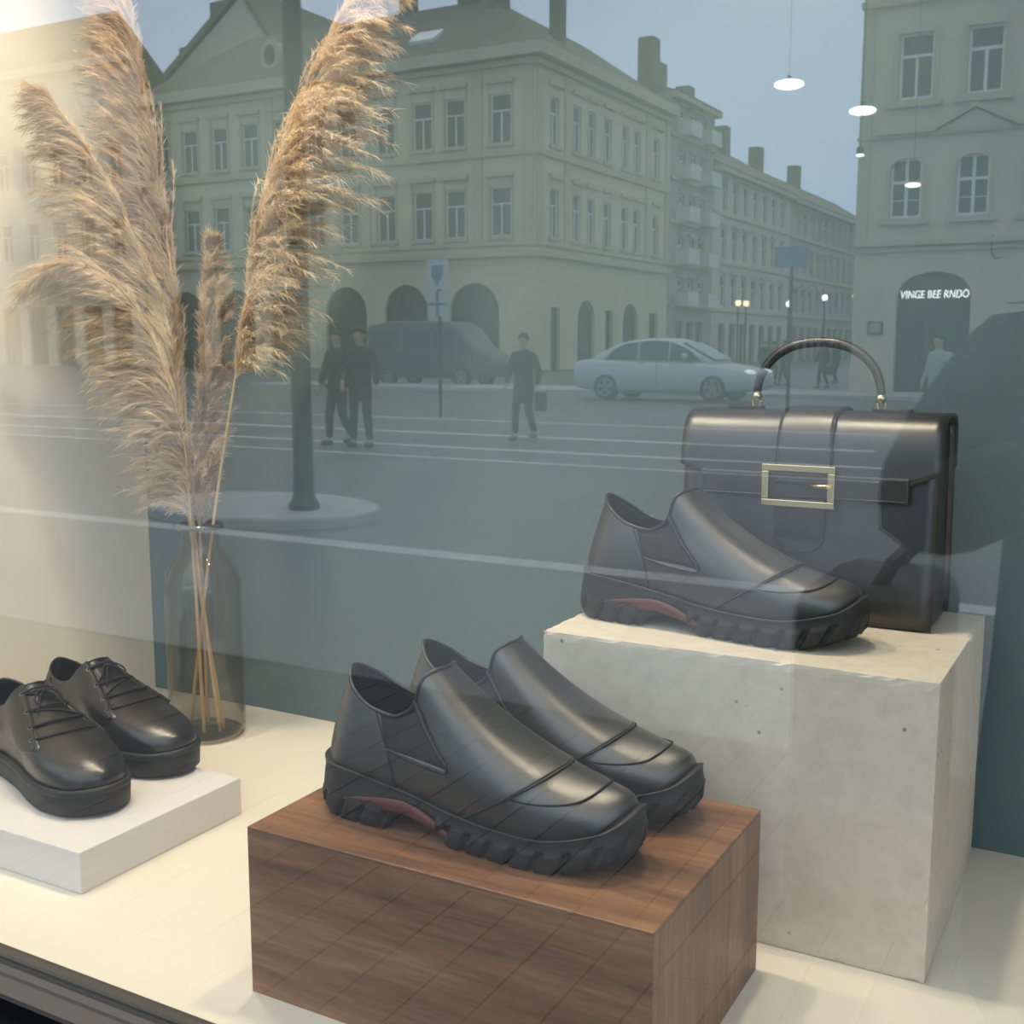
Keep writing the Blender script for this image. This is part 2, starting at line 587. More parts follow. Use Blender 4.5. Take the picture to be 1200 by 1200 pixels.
# ------------------------------------------------------------------ shoes
class Last:
    """Upper of a shoe: a ring of cubic curves from the welt (P0) to the collar (P3); k runs toe 0 - heel 8 - toe 16 (lateral side first)."""

    def __init__(self, keys, medial_scale=1.0, sh=1.0):
        K = np.array(keys, float)                     # 9 x 4 x 3
        M = K.copy()
        M[:, :, 1] *= -medial_scale
        ring = np.concatenate([K, M[7:0:-1]])         # 16
        self.ring = ring

    def ctrl(self, k):
        m = len(self.ring)
        i = int(math.floor(k))
        t = k - i
        a, b, c, d = (self.ring[(i + j) % m] for j in (-1, 0, 1, 2))
        return 0.5 * ((2 * b) + (-a + c) * t + (2 * a - 5 * b + 4 * c - d) * t * t + (-a + 3 * b - 3 * c + d) * t ** 3)

    def P(self, k, t):
        c = self.ctrl(k)
        s = 1 - t
        return c[0] * s ** 3 + 3 * c[1] * s * s * t + 3 * c[2] * s * t * t + c[3] * t ** 3

    def N(self, k, t):
        e = 0.02
        t = min(max(t, e), 1 - e)
        a = self.P(k + e, t) - self.P(k - e, t)
        b = self.P(k, t + e) - self.P(k, t - e)
        n = np.cross(b, a)
        n = n / (np.linalg.norm(n) + 1e-12)
        return n if True else -n

    def on(self, k, t, off=0.0):
        return self.P(k, t) + self.N(k, t) * off * self.sg

    sg = 1.0

    def orient(self):
        n = self.N(4, 0.4)
        self.sg = 1.0 if n[1] < 0 else -1.0           # the lateral side looks towards -y

    def find(self, x, z, side=-1):
        """(k, t) of the lateral point nearest to (x, z) in side view."""
        best = (9, 0, 0)
        for k in np.linspace(0.2, 7.8, 77):
            for t in np.linspace(0, 1, 41):
                p = self.P(k, t)
                d = (p[0] - x) ** 2 + (p[2] - z) ** 2
                if d < best[0]:
                    best = (d, k, t)
        return best[1], best[2]

    def find_top(self, x, y):
        best = (9, 0, 0)
        for k in np.linspace(-4, 4, 81):
            for t in np.linspace(0, 1, 41):
                p = self.P(k, t)
                d = (p[0] - x) ** 2 + (p[1] - y) ** 2 - p[2] * 1e-5
                if d < best[0]:
                    best = (d, k, t)
        return best[1], best[2]


def kt_path(pts, n=8):
    return catmull(np.array(pts, float), n)


def seam(last, name, kts, r, m, parent, off=0.0, flip=False, both=True, seg=6, closed=False):
    for sgn in ((1, -1) if both else (1,)):
        path = [last.on(k * sgn, t, off) for k, t in kts]
        MB().tube(path, r, seg, closed=closed).build(name, m, parent, smooth=True, flip=flip)


def stitches(last, name, kts, m, parent, off=0.0008, flip=False, both=True, step=0.0045, ln=0.0028, r=0.00055):
    """Short thread dashes along a seam, one part."""
    for sgn in ((1, -1) if both else (1,)):
        path = np.array([last.on(k * sgn, t, off) for k, t in kts])
        d = np.concatenate([[0], np.cumsum(np.linalg.norm(np.diff(path, axis=0), axis=1))])
        mb = MB()
        s = 0.0
        while s + ln < d[-1]:
            a = [np.interp(s, d, path[:, i]) for i in range(3)]
            b = [np.interp(s + ln, d, path[:, i]) for i in range(3)]
            mb.tube([a, b], r, 4)
            s += step
        o = mb.build(name, m, parent, flip=flip)
        o['kind'] = 'stuff'


def patch(last, name, c00, c10, c11, c01, off, m, parent, flip=False, both=True, nu=12, nv=10):
    for sgn in ((1, -1) if both else (1,)):
        G = []
        for i in range(nu + 1):
            row = []
            for j in range(nv + 1):
                u, v = i / nu, j / nv
                q = [(c00[a] * (1 - u) + c10[a] * u) * (1 - v) + (c01[a] * (1 - u) + c11[a] * u) * v for a in (0, 1)]
                edge = min(u, 1 - u, v, 1 - v)
                row.append(last.on(q[0] * sgn, q[1], off if edge > 0.01 else -0.001))
            G.append(row)
        MB().grid(G).build(name, m, parent, smooth=True, flip=flip)


def upper_mesh(last, nk, nt, disp=None):
    G = []
    for i in range(nk):
        k = 16 * i / nk
        row = []
        for j in range(nt + 1):
            t = j / nt
            p = last.P(k, t)
            if disp:
                p = p + last.N(k, t) * last.sg * disp(k, t, p)
            row.append(p)
        G.append(row)
    return MB().grid(G, closed_u=True)


def lining_mesh(last, n=64):
    rings = []
    for t, off in ((1.0, 0.0), (0.97, 0.002), (0.9, 0.0028), (0.8, 0.003), (0.68, 0.003), (0.55, 0.0032), (0.42, 0.0035), (0.3, 0.004), (0.18, 0.005)):
        rings.append([last.P(16 * i / n, t) - last.N(16 * i / n, t) * last.sg * off for i in range(n)])
    mb = MB().grid(rings, closed_v=True)
    mb.f.append(tuple((len(rings) - 1) * n + i for i in range(n)))
    return mb


def outline(last, n, grow):
    """Welt outline of the upper, grown outwards in plan."""
    pts = np.array([last.P(16 * i / n, 0.0) for i in range(n)])
    t = np.roll(pts, -1, 0) - np.roll(pts, 1, 0)
    nr = np.stack([t[:, 1], -t[:, 0]], 1)
    nr /= np.linalg.norm(nr, axis=1)[:, None] + 1e-9
    c = pts[:, :2].mean(0)
    if ((pts[:, :2] - c) * nr).sum() < 0:
        nr = -nr
    return pts, nr


def make_slip_on(flip):
    L = 0.306
    keys = [
        [(.304, 0, .051), (.311, 0, .084), (.213, 0, .054), (.119, 0, .1520)],
        [(.287, -.034, .037), (.293, -.040, .071), (.214, -.026, .058), (.115, -.016, .1512)],
        [(.246, -.0465, .0265), (.250, -.054, .061), (.196, -.043, .063), (.108, -.0275, .1440)],
        [(.202, -.0470, .0255), (.203, -.054, .057), (.162, -.047, .074), (.102, -.0318, .120)],
        [(.152, -.0415, .0285), (.152, -.047, .060), (.116, -.044, .084), (.087, -.0322, .1085)],
        [(.102, -.0365, .0365), (.099, -.042, .062), (.083, -.039, .087), (.073, -.0312, .107)],
        [(.049, -.0365, .0445), (.049, -.041, .066), (.051, -.035, .092), (.049, -.0295, .113)],
        [(.010, -.0300, .0475), (.011, -.032, .072), (.022, -.026, .102), (.027, -.0215, .127)],
        [(-.009, 0, .048), (-.010, 0, .072), (.004, 0, .107), (.014, 0, .138)],
    ]
    last = Last(keys, 0.97)
    last.orient()
    root = thing('slip_on_shoe', 'x', 'shoe')

    def gcap(p):
        # distance ahead of the slanting toe-cap seam
        return (p[0] - (0.113 + 1.62 * p[2])) / 1.9

    gTL, gTR = last.find(.064, .1075), last.find(.104, .117)
    gBR, gBL = last.find(.146, .071), last.find(.076, .077)

    def in_gore(x, z, y):
        # signed distance-like test of the gore trapezoid in side view
        e = ((gp(0), gp(1)), (gp(1), gp(2)), (gp(2), gp(3)), (gp(3), gp(0)))
        s = 9.0
        for (ax, az), (bx, bz) in e:
            l = math.hypot(bx - ax, bz - az)
            s = min(s, ((bx - ax) * (z - az) - (bz - az) * (x - ax)) / l)
        return s

    G4 = [(.064, .112), (.076, .077), (.147, .069), (.104, .125)]

    def gp(i):
        return G4[i]

    def disp(k, t, p):
        d = 0.0
        s = gcap(p)
        d += -0.0013 * (0.5 + 0.5 * math.tanh(s / 0.0012)) * (1 - max(0, min(1, (p[0] - 0.28) / 0.02)))
        kk = k if k <= 8 else 16 - k
        if 2.0 < kk < 7 and t > 0.4:
            g = in_gore(p[0], p[2], p[1])
            d += -0.0016 * (0.5 + 0.5 * math.tanh(g / 0.001))
        return d

    upper_mesh(last, 224, 56, disp).build('upper', LEATHER, root, smooth=True, flip=flip)
    lining_mesh(last).build('lining', LINING, root, smooth=True, flip=flip)
    patch(last, 'elastic_gore', gTL, gTR, gBR, gBL, 0.0001, ELASTIC, root, flip)
    # rolled collar binding
    MB().tube([last.on(16 * i / 96, 0.995) for i in range(96)], 0.0019, 7, closed=True).build('collar_binding', PIPING, root, smooth=True, flip=flip)
    # vamp edge: down the front of the gore and round its lower corner
    front = kt_path([last.find(*q) for q in ((.1055, .124), (.112, .112), (.124, .096), (.140, .080), (.146, .074))], 6)
    seam(last, 'vamp_edge', front, 0.0021, PIPING, root, 0.0002, flip)
    low = kt_path([last.find(*q) for q in ((.146, .074), (.147, .0705), (.142, .068), (.112, .0715), (.077, .0775))], 6)
    seam(last, 'gore_welt', low, 0.0014, PIPING, root, 0.0003, flip)
    counter = kt_path([last.find(*q) for q in ((.0615, .111), (.068, .096), (.077, .075), (.084, .056), (.088, .040))], 6)
    seam(last, 'heel_counter_seam', counter, 0.0011, PIPING, root, 0.0003, flip)
    stitches(last, 'edge_stitching', [(k - 0.11, t) for k, t in front], THREAD, root, 0.0006, flip)
    stitches(last, 'gore_stitching', [(k, t - 0.035) for k, t in low[4:]], THREAD, root, 0.0006, flip, r=0.0004)
    # toe cap seam over the top: on every line of the upper, the height at which it crosses the seam
    def cap_t(k):
        prev = None
        for t in np.linspace(0, 0.95, 96):
            p = last.P(k, t)
            g = gcap(p)
            if prev is not None and prev[1] > 0 >= g:
                return prev[0] + (t - prev[0]) * prev[1] / (prev[1] - g)
            prev = (t, g)
        return 0.0 if gcap(last.P(k, 0)) < 0 else None

    kt = []
    for k in np.linspace(0, 4.2, 43):
        t = cap_t(k)
        if t is None:
            continue
        kt.append((k, t))
        if t <= 0.02:
            break
    half = [last.on(k, t, -0.0003) for k, t in kt]
    other = [last.on(-k, t, -0.0003) for k, t in kt]
    cpts = list(reversed(half)) + other[1:]
    MB().tube(cpts, 0.0011, 6).build('toe_cap_seam', SEAM, root, smooth=True, flip=flip)
    back = [last.P(k, min(t + 0.012, 0.9)) + last.N(k, t) * last.sg * 0.0004 for k, t in kt]
    backo = [last.P(-k, min(t + 0.012, 0.9)) + last.N(-k, t) * last.sg * 0.0004 for k, t in kt]
    MB().tube(list(reversed(back)) + backo[1:], 0.0006, 5).build('cap_stitching', THREAD, root, smooth=True, flip=flip)
    mk = [k for k in np.linspace(0, 2.4, 37) if (cap_t(k) or 9) > 0.345 + 0.05 * (k / 2.0) ** 2]
    ml = [last.on(k, 0.335 + 0.05 * (k / 2.0) ** 2, -0.0005) for k in mk]
    mr_ = [last.on(-k, 0.335 + 0.05 * (k / 2.0) ** 2, -0.0005) for k in mk]
    MB().tube(list(reversed(ml)) + mr_[1:], 0.0009, 6).build('toe_seam', SEAM, root, smooth=True, flip=flip)

    # sole: midsole strip, lugged outsole, red shank insert
    n = 480
    pts, nr = outline(last, n, 0.004)
    arc = np.concatenate([[0], np.cumsum(np.linalg.norm(np.diff(pts[:, :2], axis=0), axis=1))])

    def smooth(a, b, x):
        t = min(1, max(0, (x - a) / (b - a)))
        return t * t * (3 - 2 * t)

    def bottom(x):
        z = 0.016 * smooth(.235, .318, x) ** 1.3
        z += 0.007 * smooth(-.004, -.018, x)
        z += 0.014 * smooth(.070, .092, x) * smooth(.150, .120, x)
        return z

    rows = 15
    G = []
    for j in range(rows + 1):
        v = j / rows
        ring = []
        for i in range(n):
            x, y, zt = pts[i]
            zt = zt + 0.0035
            zb = bottom(x)
            z = zb + (zt - zb) * v
            out = 0.0045 + 0.002 * math.sin(PI * min(1, v * 1.15))
            out -= 0.004 * (1 - smooth(0, 0.22, v))                       # tuck under at the ground
            lug = 1.0
            if x > 0.135 or x < 0.075:
                ph = (arc[i] * (1 if i < n / 2 else -1) + (z - zb) * 0.55) / 0.0235
                fr = ph - math.floor(ph)
                g = smooth(0.0, 0.07, fr) * smooth(0.34, 0.27, fr) if x > 0.135 else smooth(0.0, 0.06, fr) * smooth(0.26, 0.2, fr)
                vtop = 0.62 if x > 0.135 else 0.42
                out -= 0.0034 * g * smooth(vtop + 0.06, vtop - 0.02, v)
                step = smooth(vtop + 0.07, vtop + 0.0, v)
                out += 0.0016 * step * (1 - g)
            else:
                w = smooth(0.07, 0.085, x) * smooth(0.15, 0.13, x)
                out -= 0.006 * w * smooth(0.75, 0.4, v)
            if x > 0.275:
                out += 0.0018 * smooth(0.275, 0.30, x) * smooth(0.4, 0.7, v)
            ring.append((x + nr[i, 0] * out, y + nr[i, 1] * out, z))
        G.append(ring)
    # a bevelled lip and a flat bed on top
    G.append([(p[0] - nr[i, 0] * 0.0012, p[1] - nr[i, 1] * 0.0012, p[2] + 0.0006) for i, p in enumerate(G[-1])])
    G.append([(pts[i][0] - nr[i, 0] * 0.004, pts[i][1] - nr[i, 1] * 0.004, pts[i][2] + 0.001) for i in range(n)])
    mb = MB().grid(G, closed_v=True)
    mb.f.append(tuple(range(n)))
    mb.f.append(tuple((len(G) - 1) * n + i for i in range(n)))
    mb.build('outsole', RUBBER, root, smooth=True, flip=flip)
    lip = G[rows]
    MB().tube([(p[0], p[1], p[2] + 0.0002) for p in lip[::3]], 0.0009, 5, closed=True).build('sole_lip', mat('sole_lip_rubber', (0.035, 0.034, 0.033), 0.45), root, smooth=True, flip=flip)
    # shank: a crescent over the arch on both sides
    for sgn in (-1, 1):
        Gs = []
        for q in np.linspace(0, 1, 25):
            x = 0.030 + 0.122 * q
            i = int(np.argmin((pts[:, 0] - x) ** 2 + (pts[:, 1] - sgn * 0.04) ** 2))
            zc = 0.0225 + 0.004 * math.sin(PI * q) - 0.0125 * max(0, q - 0.55) ** 1.2 / 0.38
            hw = 0.0062 * math.sin(PI * q) ** 0.6 + 0.0004
            o = 0.0080
            Gs.append([(x, pts[i, 1] + sgn * (o + d), zc + hw * e) for e, d in ((-1, -.0045), (-.8, -.0012), (0, -0.0018), (.8, -.0012), (1, -.0045))])
        MB().grid(Gs).build('shank', SHANK, root, smooth=True, flip=flip)
    return root


def make_derby(flip):
    keys = [
        [(.300, 0, .036), (.306, 0, .078), (.205, 0, .066), (.112, 0, .124)],
        [(.281, -.034, .033), (.287, -.041, .071), (.200, -.028, .067), (.110, -.012, .122)],
        [(.240, -.0470, .031), (.243, -.056, .065), (.182, -.041, .072), (.104, -.022, .113)],
        [(.196, -.0460, .030), (.197, -.054, .060), (.152, -.043, .074), (.092, -.027, .098)],
        [(.148, -.0385, .030), (.148, -.043, .056), (.116, -.039, .076), (.078, -.029, .091)],
        [(.100, -.0345, .030), (.098, -.039, .054), (.078, -.036, .076), (.060, -.0295, .089)],
        [(.055, -.0345, .030), (.053, -.039, .056), (.046, -.034, .078), (.040, -.0270, .093)],
        [(.022, -.0280, .030), (.016, -.033, .060), (.018, -.027, .086), (.022, -.0180, .101)],
        [(.006, 0, .030), (-.003, 0, .062), (.003, 0, .092), (.013, 0, .108)],
    ]
    last = Last(keys, 0.97)
    last.orient()
    root = thing('derby_shoe', 'x', 'shoe')
    upper_mesh(last, 128, 36).build('upper', LEATHER_SMOOTH, root, smooth=True, flip=flip)
    lining_mesh(last).build('lining', LINING, root, smooth=True, flip=flip)
    MB().tube([last.on(16 * i / 96, 0.995) for i in range(96)], 0.0017, 7, closed=True).build('collar_binding', LEATHER_SMOOTH, root, smooth=True, flip=flip)
    # quarters (the eyelet facings) lie over the vamp
    for sgn in (1, -1):
        nu, nv = 30, 14
        G = []
        for i in range(nu + 1):
            u = i / nu
            t = 1.0 - 0.60 * u
            kf = 0.95 + 0.75 * u ** 1.4 + (1.4 * max(0, (u - 0.8) / 0.2) ** 2.2)
            row = []
            for j in range(nv + 1):
                w = j / nv
                k = kf + (4.6 - kf) * w
                edge = min(1.0, w / 0.03, (1 - u) / 0.02) if u < 1 else 0
                off = 0.0030 * min(1, (1 - w) / 0.5) * (1 if edge > 0.5 else 0)
                row.append(last.on(k * sgn, t, off if edge > 0.5 else -0.0012))
            G.append(row)
        MB().grid(G).build('quarter', LEATHER_SMOOTH, root, smooth=True, flip=flip)
        MB().tube([row[1] for row in G[:-4]], 0.0010, 5).build('quarter_edge', PIPING, root, smooth=True, flip=flip)
    eye = []
    for q in range(4):
        t = 0.95 - 0.125 * q
        u = (1 - t) / 0.6
        eye.append((0.95 + 0.75 * u ** 1.4 + 0.42, t))
    for k, t in eye:
        for sgn in (1, -1):
            p = Vector(last.on(k * sgn, t, 0.0026))
            nn = Vector(last.N(k * sgn, t) * last.sg)
            e1 = nn.orthogonal().normalized()
            e2 = nn.cross(e1)
            ring = [p + (e1 * math.cos(a) + e2 * math.sin(a)) * 0.0024 for a in np.linspace(0, 2 * PI, 14, endpoint=False)]
            MB().tube(ring, 0.0008, 5, closed=True).build('eyelet', STEEL, root, smooth=True, flip=flip)
    for k, t in eye:
        a = Vector(last.on(k, t, 0.003))
        b = Vector(last.on(-k, t, 0.003))
        m = Vector(last.on(0.0, t, 0.0065))
        path = [a * (1 - s) ** 2 + m * 2 * s * (1 - s) + b * s * s + Vector((0, 0, 0.0025)) * math.sin(PI * s) for s in np.linspace(0, 1, 13)]
        MB().tube(path, 0.0017, 6).build('lace', LACE, root, smooth=True, flip=flip)
        if t < 0.94:
            a2 = Vector(last.on(-k, t, 0.003))
            b2 = Vector(last.on(k - 0.1, t + 0.125, 0.003))
            path = [a2.lerp(b2, s) + Vector((0.002, 0, 0.006)) * math.sin(PI * s) for s in np.linspace(0, 1, 9)]
            MB().tube(path, 0.0013, 5).build('lace', LACE, root, smooth=True, flip=flip)
    # the bow
    c = Vector(last.on(0, eye[0][1] - 0.03, 0.008))
    kn = MB().ellipsoid(c, (.005, .006, .004), 10, 6)
    for s in (-1, 1):
        lp = [c, c + Vector((.006, s * .009, .002)), c + Vector((.013, s * .017, -.006)), c + Vector((.016, s * .014, -.011)), c + Vector((.008, s * .007, -.005)), c]
        kn.tube(catmull(lp, 5), 0.0014, 5)
        en = [c, c + Vector((.010, s * .008, -.003)), c + Vector((.018, s * .013, -.011)), c + Vector((.024, s * .018, -.019))]
        kn.tube(catmull(en, 5), 0.0014, 5)
    kn.build('bow', LACE, root, smooth=True, flip=flip)
    # sole with welt and heel
    n = 160
    pts, nr = outline(last, n, 0)

    def ring(out, z0):
        return [(pts[i][0] + nr[i, 0] * out, pts[i][1] + nr[i, 1] * out, z0(pts[i]) if callable(z0) else z0) for i in range(n)]
    zt = lambda p: p[2] + 0.001
    spring = lambda p: 0.006 * max(0, (p[0] - .22) / .085) ** 1.5
    G = [ring(0.002, spring), ring(0.0045, lambda p: spring(p) + 0.0015), ring(0.0055, lambda p: p[2] - 0.0085), ring(0.0048, lambda p: p[2] - 0.0070),
         ring(0.0048, lambda p: p[2] - 0.0060), ring(0.0065, lambda p: p[2] - 0.0050), ring(0.0065, lambda p: p[2] - 0.001), ring(0.0055, zt), ring(-0.004, zt)]
    mb = MB().grid(G, closed_v=True)
    mb.f.append(tuple(range(n)))
    mb.f.append(tuple(8 * n + i for i in range(n)))
    mb.build('outsole', RUBBER, root, smooth=True, flip=flip)
    w = ring(0.0035, lambda p: p[2] + 0.0012)
    MB().tube(w, 0.0007, 4, closed=True).build('welt_stitching', THREAD, root, flip=flip)
    for sgn in (1, -1):
        path = [last.on(k * sgn, t, 0.0004) for k, t in kt_path([(6.2, 0.98), (6.1, .6), (5.9, .3), (5.8, 0.02)], 6)]
        MB().tube(path, 0.0008, 5).build('counter_seam', SEAM, root, smooth=True, flip=flip)
    return root


s1 = make_slip_on(False)
s1.location = (-0.664, 0.858, 0.1630)
s1.rotation_euler.z = rad(0)
tag(s1, 'black leather slip-on shoe at the front of the walnut block, nearer of the pair', 'shoe', 'slip-on shoes with lugged soles')
s3 = copy_tree(s1)
s3.location = (-0.552, 1.192, 0.2957)
s3.rotation_euler.z = rad(-4)
tag(s3, 'black leather slip-on shoe alone on the concrete block before the handbag', 'shoe', 'slip-on shoes with lugged soles')
s2 = make_slip_on(True)
s2.location = (-0.654, 0.966, 0.1630)
s2.rotation_euler.z = rad(1.5)
tag(s2, 'black leather slip-on shoe at the back of the walnut block, half hidden by its mate', 'shoe', 'slip-on shoes with lugged soles')
d1 = make_derby(False)
d1.location = (-1.343, 0.985, 0.0492)
d1.rotation_euler.z = rad(-15)
tag(d1, 'black lace-up derby shoe in front on the white board, nearer the window frame', 'shoe', 'lace-up shoes on the white board')
d2 = make_derby(True)
d2.location = (-1.365, 1.092, 0.0492)
d2.rotation_euler.z = rad(-9)
tag(d2, 'black lace-up derby shoe behind its mate on the white board, beside the vase', 'shoe', 'lace-up shoes on the white board')

# ------------------------------------------------------------------ handbag
BW, BD, BH = 0.285, 0.112, 0.222
bag = thing('handbag', 'structured black leather handbag with gold buckle and top handle on the concrete block', 'handbag', (-0.480, 1.270, 0.2957))


def side_y(z):
    f = z / BH
    return 0.0 + 0.020 * f ** 1.2, BD - 0.016 * f ** 1.2


body = MB()
prof = []
zs = np.linspace(0, BH, 12)
fr = [(side_y(z)[0], z) for z in zs]
bk = [(side_y(z)[1], z) for z in zs[::-1]]
body.prism([(0.004, 0), *[(y + 0.0, z) for y, z in fr[1:]], *bk], 0.007, BW - 0.007, lambda p, q, a: (a, p, q))
body.build('body', BAG_LEATHER, bag, bevel=0.003)
for nm, f in (('front_panel', 0), ('back_panel', 1)):
    G = []
    for x in np.linspace(0, BW, 21):
        row = []
        for z in np.linspace(0.002, BH - 0.004, 15):
            e = min(x, BW - x)
            inset = 0.0016 * math.exp(-e / 0.006)
            y = side_y(z)[f] + (-0.003 + inset if f == 0 else 0.003 - inset)
            row.append((x, y, z))
        G.append(row)
    o = MB().grid(G).build(nm, BAG_LEATHER, bag, smooth=True)
    so = o.modifiers.new('thick', 'SOLIDIFY')
    so.thickness = 0.005
    so.offset = 0
for x0, s in ((0.0, -1), (BW, 1)):
    # folded gusset with a centre crease
    G = []
    for v in np.linspace(0, 1, 13):
        z = 0.004 + v * (BH - 0.012)
        a, b = side_y(z)
        row = []
        for u in np.linspace(0, 1, 9):
            dep = 0.016 * v * (1 - abs(2 * u - 1))
            row.append((x0 + s * (-0.0055) - s * dep * 0.35 + s * 0.004 * (1 - v) * math.sin(PI * u), a + (b - a) * u, z))
        G.append(row)
    MB().grid(G).build('gusset', BAG_LEATHER, bag, smooth=True)
    MB().tube([(x0 - s * 0.004, side_y(z)[0] + 0.004, z) for z in np.linspace(0.003, BH - 0.02, 10)], 0.0012, 6).build('edge_binding', PIPING, bag, smooth=True)
MB().box(0.004, BW - 0.004, 0.002, BD - 0.002, 0.0, 0.004).build('base', BAG_LEATHER, bag, bevel=0.0015)


def flap_path(extra):
    """Profile (y, z) of the flap from the back over the top to the front, moved outwards by EXTRA."""
    raw = [(BD - 0.010, 0.170), (BD - 0.012, 0.205), (BD - 0.020, 0.221), (BD - 0.036, 0.2255), (0.056, 0.2265), (0.036, 0.225), (0.022, 0.2195), (0.0125, 0.208), (0.0085, 0.195), (0.0060, 0.180), (0.0040, 0.163), (0.0015, 0.148)]
    c = catmull(raw, 5)
    t = np.gradient(c, axis=0)
    nr = np.stack([t[:, 1], -t[:, 0]], 1)
    nr /= np.linalg.norm(nr, axis=1)[:, None]
    if nr[len(nr) // 2, 1] < 0:
        nr = -nr
    return c + nr * extra


fp = flap_path(0.0035)
fl = np.concatenate([[0], np.cumsum(np.linalg.norm(np.diff(fp, axis=0), axis=1))])


def on_flap(path, s):
    l = np.concatenate([[0], np.cumsum(np.linalg.norm(np.diff(path, axis=0), axis=1))])
    return float(np.interp(s, l, path[:, 0])), float(np.interp(s, l, path[:, 1]))


def strip(name, path, x0, x1, s0, send, m, parent, thick, nx=29, ns=44, bev=0.0):
    G = []
    for i in range(nx):
        x = x0 + (x1 - x0) * i / (nx - 1)
        e = send(x)
        G.append([(x, *on_flap(path, s0 + (e - s0) * j / (ns - 1))) for j in range(ns)])
    o = MB().grid(G).build(name, m, parent, smooth=True)
    so = o.modifiers.new('thick', 'SOLIDIFY')
    so.thickness = thick
    so.offset = 0
    return o


def flap_end(x):
    e = min(x, BW - x)
    full = fl[-1] - 0.003
    if e < 0.045:
        return full - 0.018 * (1 - e / 0.045)
    return full


strip('flap', fp, -0.002, BW + 0.002, 0.0, flap_end, BAG_LEATHER, bag, 0.0036)
edge = [(x, *on_flap(fp, flap_end(x))) for x in np.linspace(-0.002, BW + 0.002, 60)]
MB().tube(edge, 0.0015, 6).build('flap_edge', PIPING, bag, smooth=True)
for x in (0.0, BW):
    MB().tube([(x, *on_flap(fp, q)) for q in np.linspace(0.05, flap_end(x), 30)], 0.0017, 6).build('flap_edge', PIPING, bag, smooth=True)
SXC = 0.1395
sp = flap_path(0.0078)
strip('centre_strap', sp, SXC - 0.027, SXC + 0.032, 0.02, lambda x: 10.0 if False else float(np.concatenate([[0], np.cumsum(np.linalg.norm(np.diff(sp, axis=0), axis=1))])[-1]) - 0.002, BAG_LEATHER, bag, 0.0046, nx=15)
for x in (SXC - 0.027, SXC + 0.032):
    MB().tube([(x, *on_flap(sp, q)) for q in np.linspace(0.03, 0.20, 30)], 0.0020, 6).build('strap_edge', PIPING, bag, smooth=True)
# belt across the front, slotted at both ends
MB().box(0.026, 0.256, -0.0075, -0.0030, 0.1375, 0.1645).build('belt', BAG_LEATHER, bag, bevel=0.0012, loc=(0, 0.0005, 0))
for z in (0.1395, 0.1625):
    MB().tube([(x, -0.0072, z) for x in np.linspace(0.028, 0.254, 20)], 0.0005, 4).build('belt_stitching', THREAD, bag)
# strap end below the buckle, with a rounded tip
tip = [(SXC - 0.028, 0.136), (SXC - 0.028, 0.092)] + [(SXC + 0.028 * math.cos(a), 0.092 + 0.017 * math.sin(a)) for a in np.linspace(PI, 2 * PI, 15)[1:-1]] + [(SXC + 0.028, 0.092), (SXC + 0.028, 0.136)]


def lean(p, q, a):
    return (p, side_y(q)[0] - 0.0062 - a - 0.008 * max(0.0, (q - 0.10) / 0.036), q)


MB().prism(tip, 0.0, 0.0032, lean).build('strap_tip', BAG_LEATHER, bag, bevel=0.001)
buckle = MB()
bx0, bx1, bz0, bz1, bt = SXC - 0.0405, SXC + 0.0405, 0.1275, 0.1745, 0.0078
yy = 0.0
for q in ((bx0, bx1, bz0, bz0 + bt), (bx0, bx1, bz1 - bt, bz1), (bx0, bx0 + bt, bz0 + bt, bz1 - bt), (bx1 - bt, bx1, bz0 + bt, bz1 - bt)):
    buckle.box(q[0], q[1], -0.0145, -0.0095, q[2], q[3])
bu = buckle.build('buckle', BRASS, bag, bevel=0.0009, loc=(0, 0.0005, 0))
MB().tube([(SXC + 0.014, -0.0125, 0.1525), (SXC + 0.026, -0.0140, 0.1525), (SXC + 0.038, -0.0145, 0.1525)], [0.0016, 0.0022, 0.0026], 8).build('prong', BRASS, bu, smooth=True)
# handle
hx0, hx1, hy = 0.070, 0.212, 0.054
hpts = []
for a in np.linspace(0, PI, 41):
    c_, s_ = -math.cos(a), math.sin(a)
    hpts.append(((hx0 + hx1) / 2 + (hx1 - hx0) / 2 * math.copysign(abs(c_) ** 0.92, c_), hy, 0.2420 + 0.0665 * s_ ** 0.85))
MB().tube(hpts, [0.0046 + 0.0012 * math.sin(PI * i / 40) for i in range(41)], 10).build('handle', BAG_LEATHER, bag, smooth=True)
for hx, s in ((hx0, -1), (hx1, 1)):
    rg = MB()
    rg.tube([(hx + 0.0075 * math.cos(a) * 0.6, hy + 0.0, 0.2385 + 0.0075 * math.sin(a)) for a in np.linspace(0, 2 * PI, 18, endpoint=False)], 0.0017, 6, closed=True)
    rg.tube([(hx, hy, 0.2425), (hx - s * 0.001, hy, 0.2500)], 0.0058, 10)
    rg.build('handle_ring', BRASS, bag, smooth=True)
    tb = [(0.030 * math.cos(a) if abs(math.cos(a)) < .99 else 0.030 * math.cos(a), 0.010 * math.sin(a)) for a in np.linspace(0, 2 * PI, 20, endpoint=False)]
    MB().prism([(hx + s * 0.012 + p * 0.75, hy + q) for p, q in tb], 0.2312, 0.2352, lambda p, q, a: (p, q, a)).build('handle_tab', BAG_LEATHER, bag, bevel=0.0008)

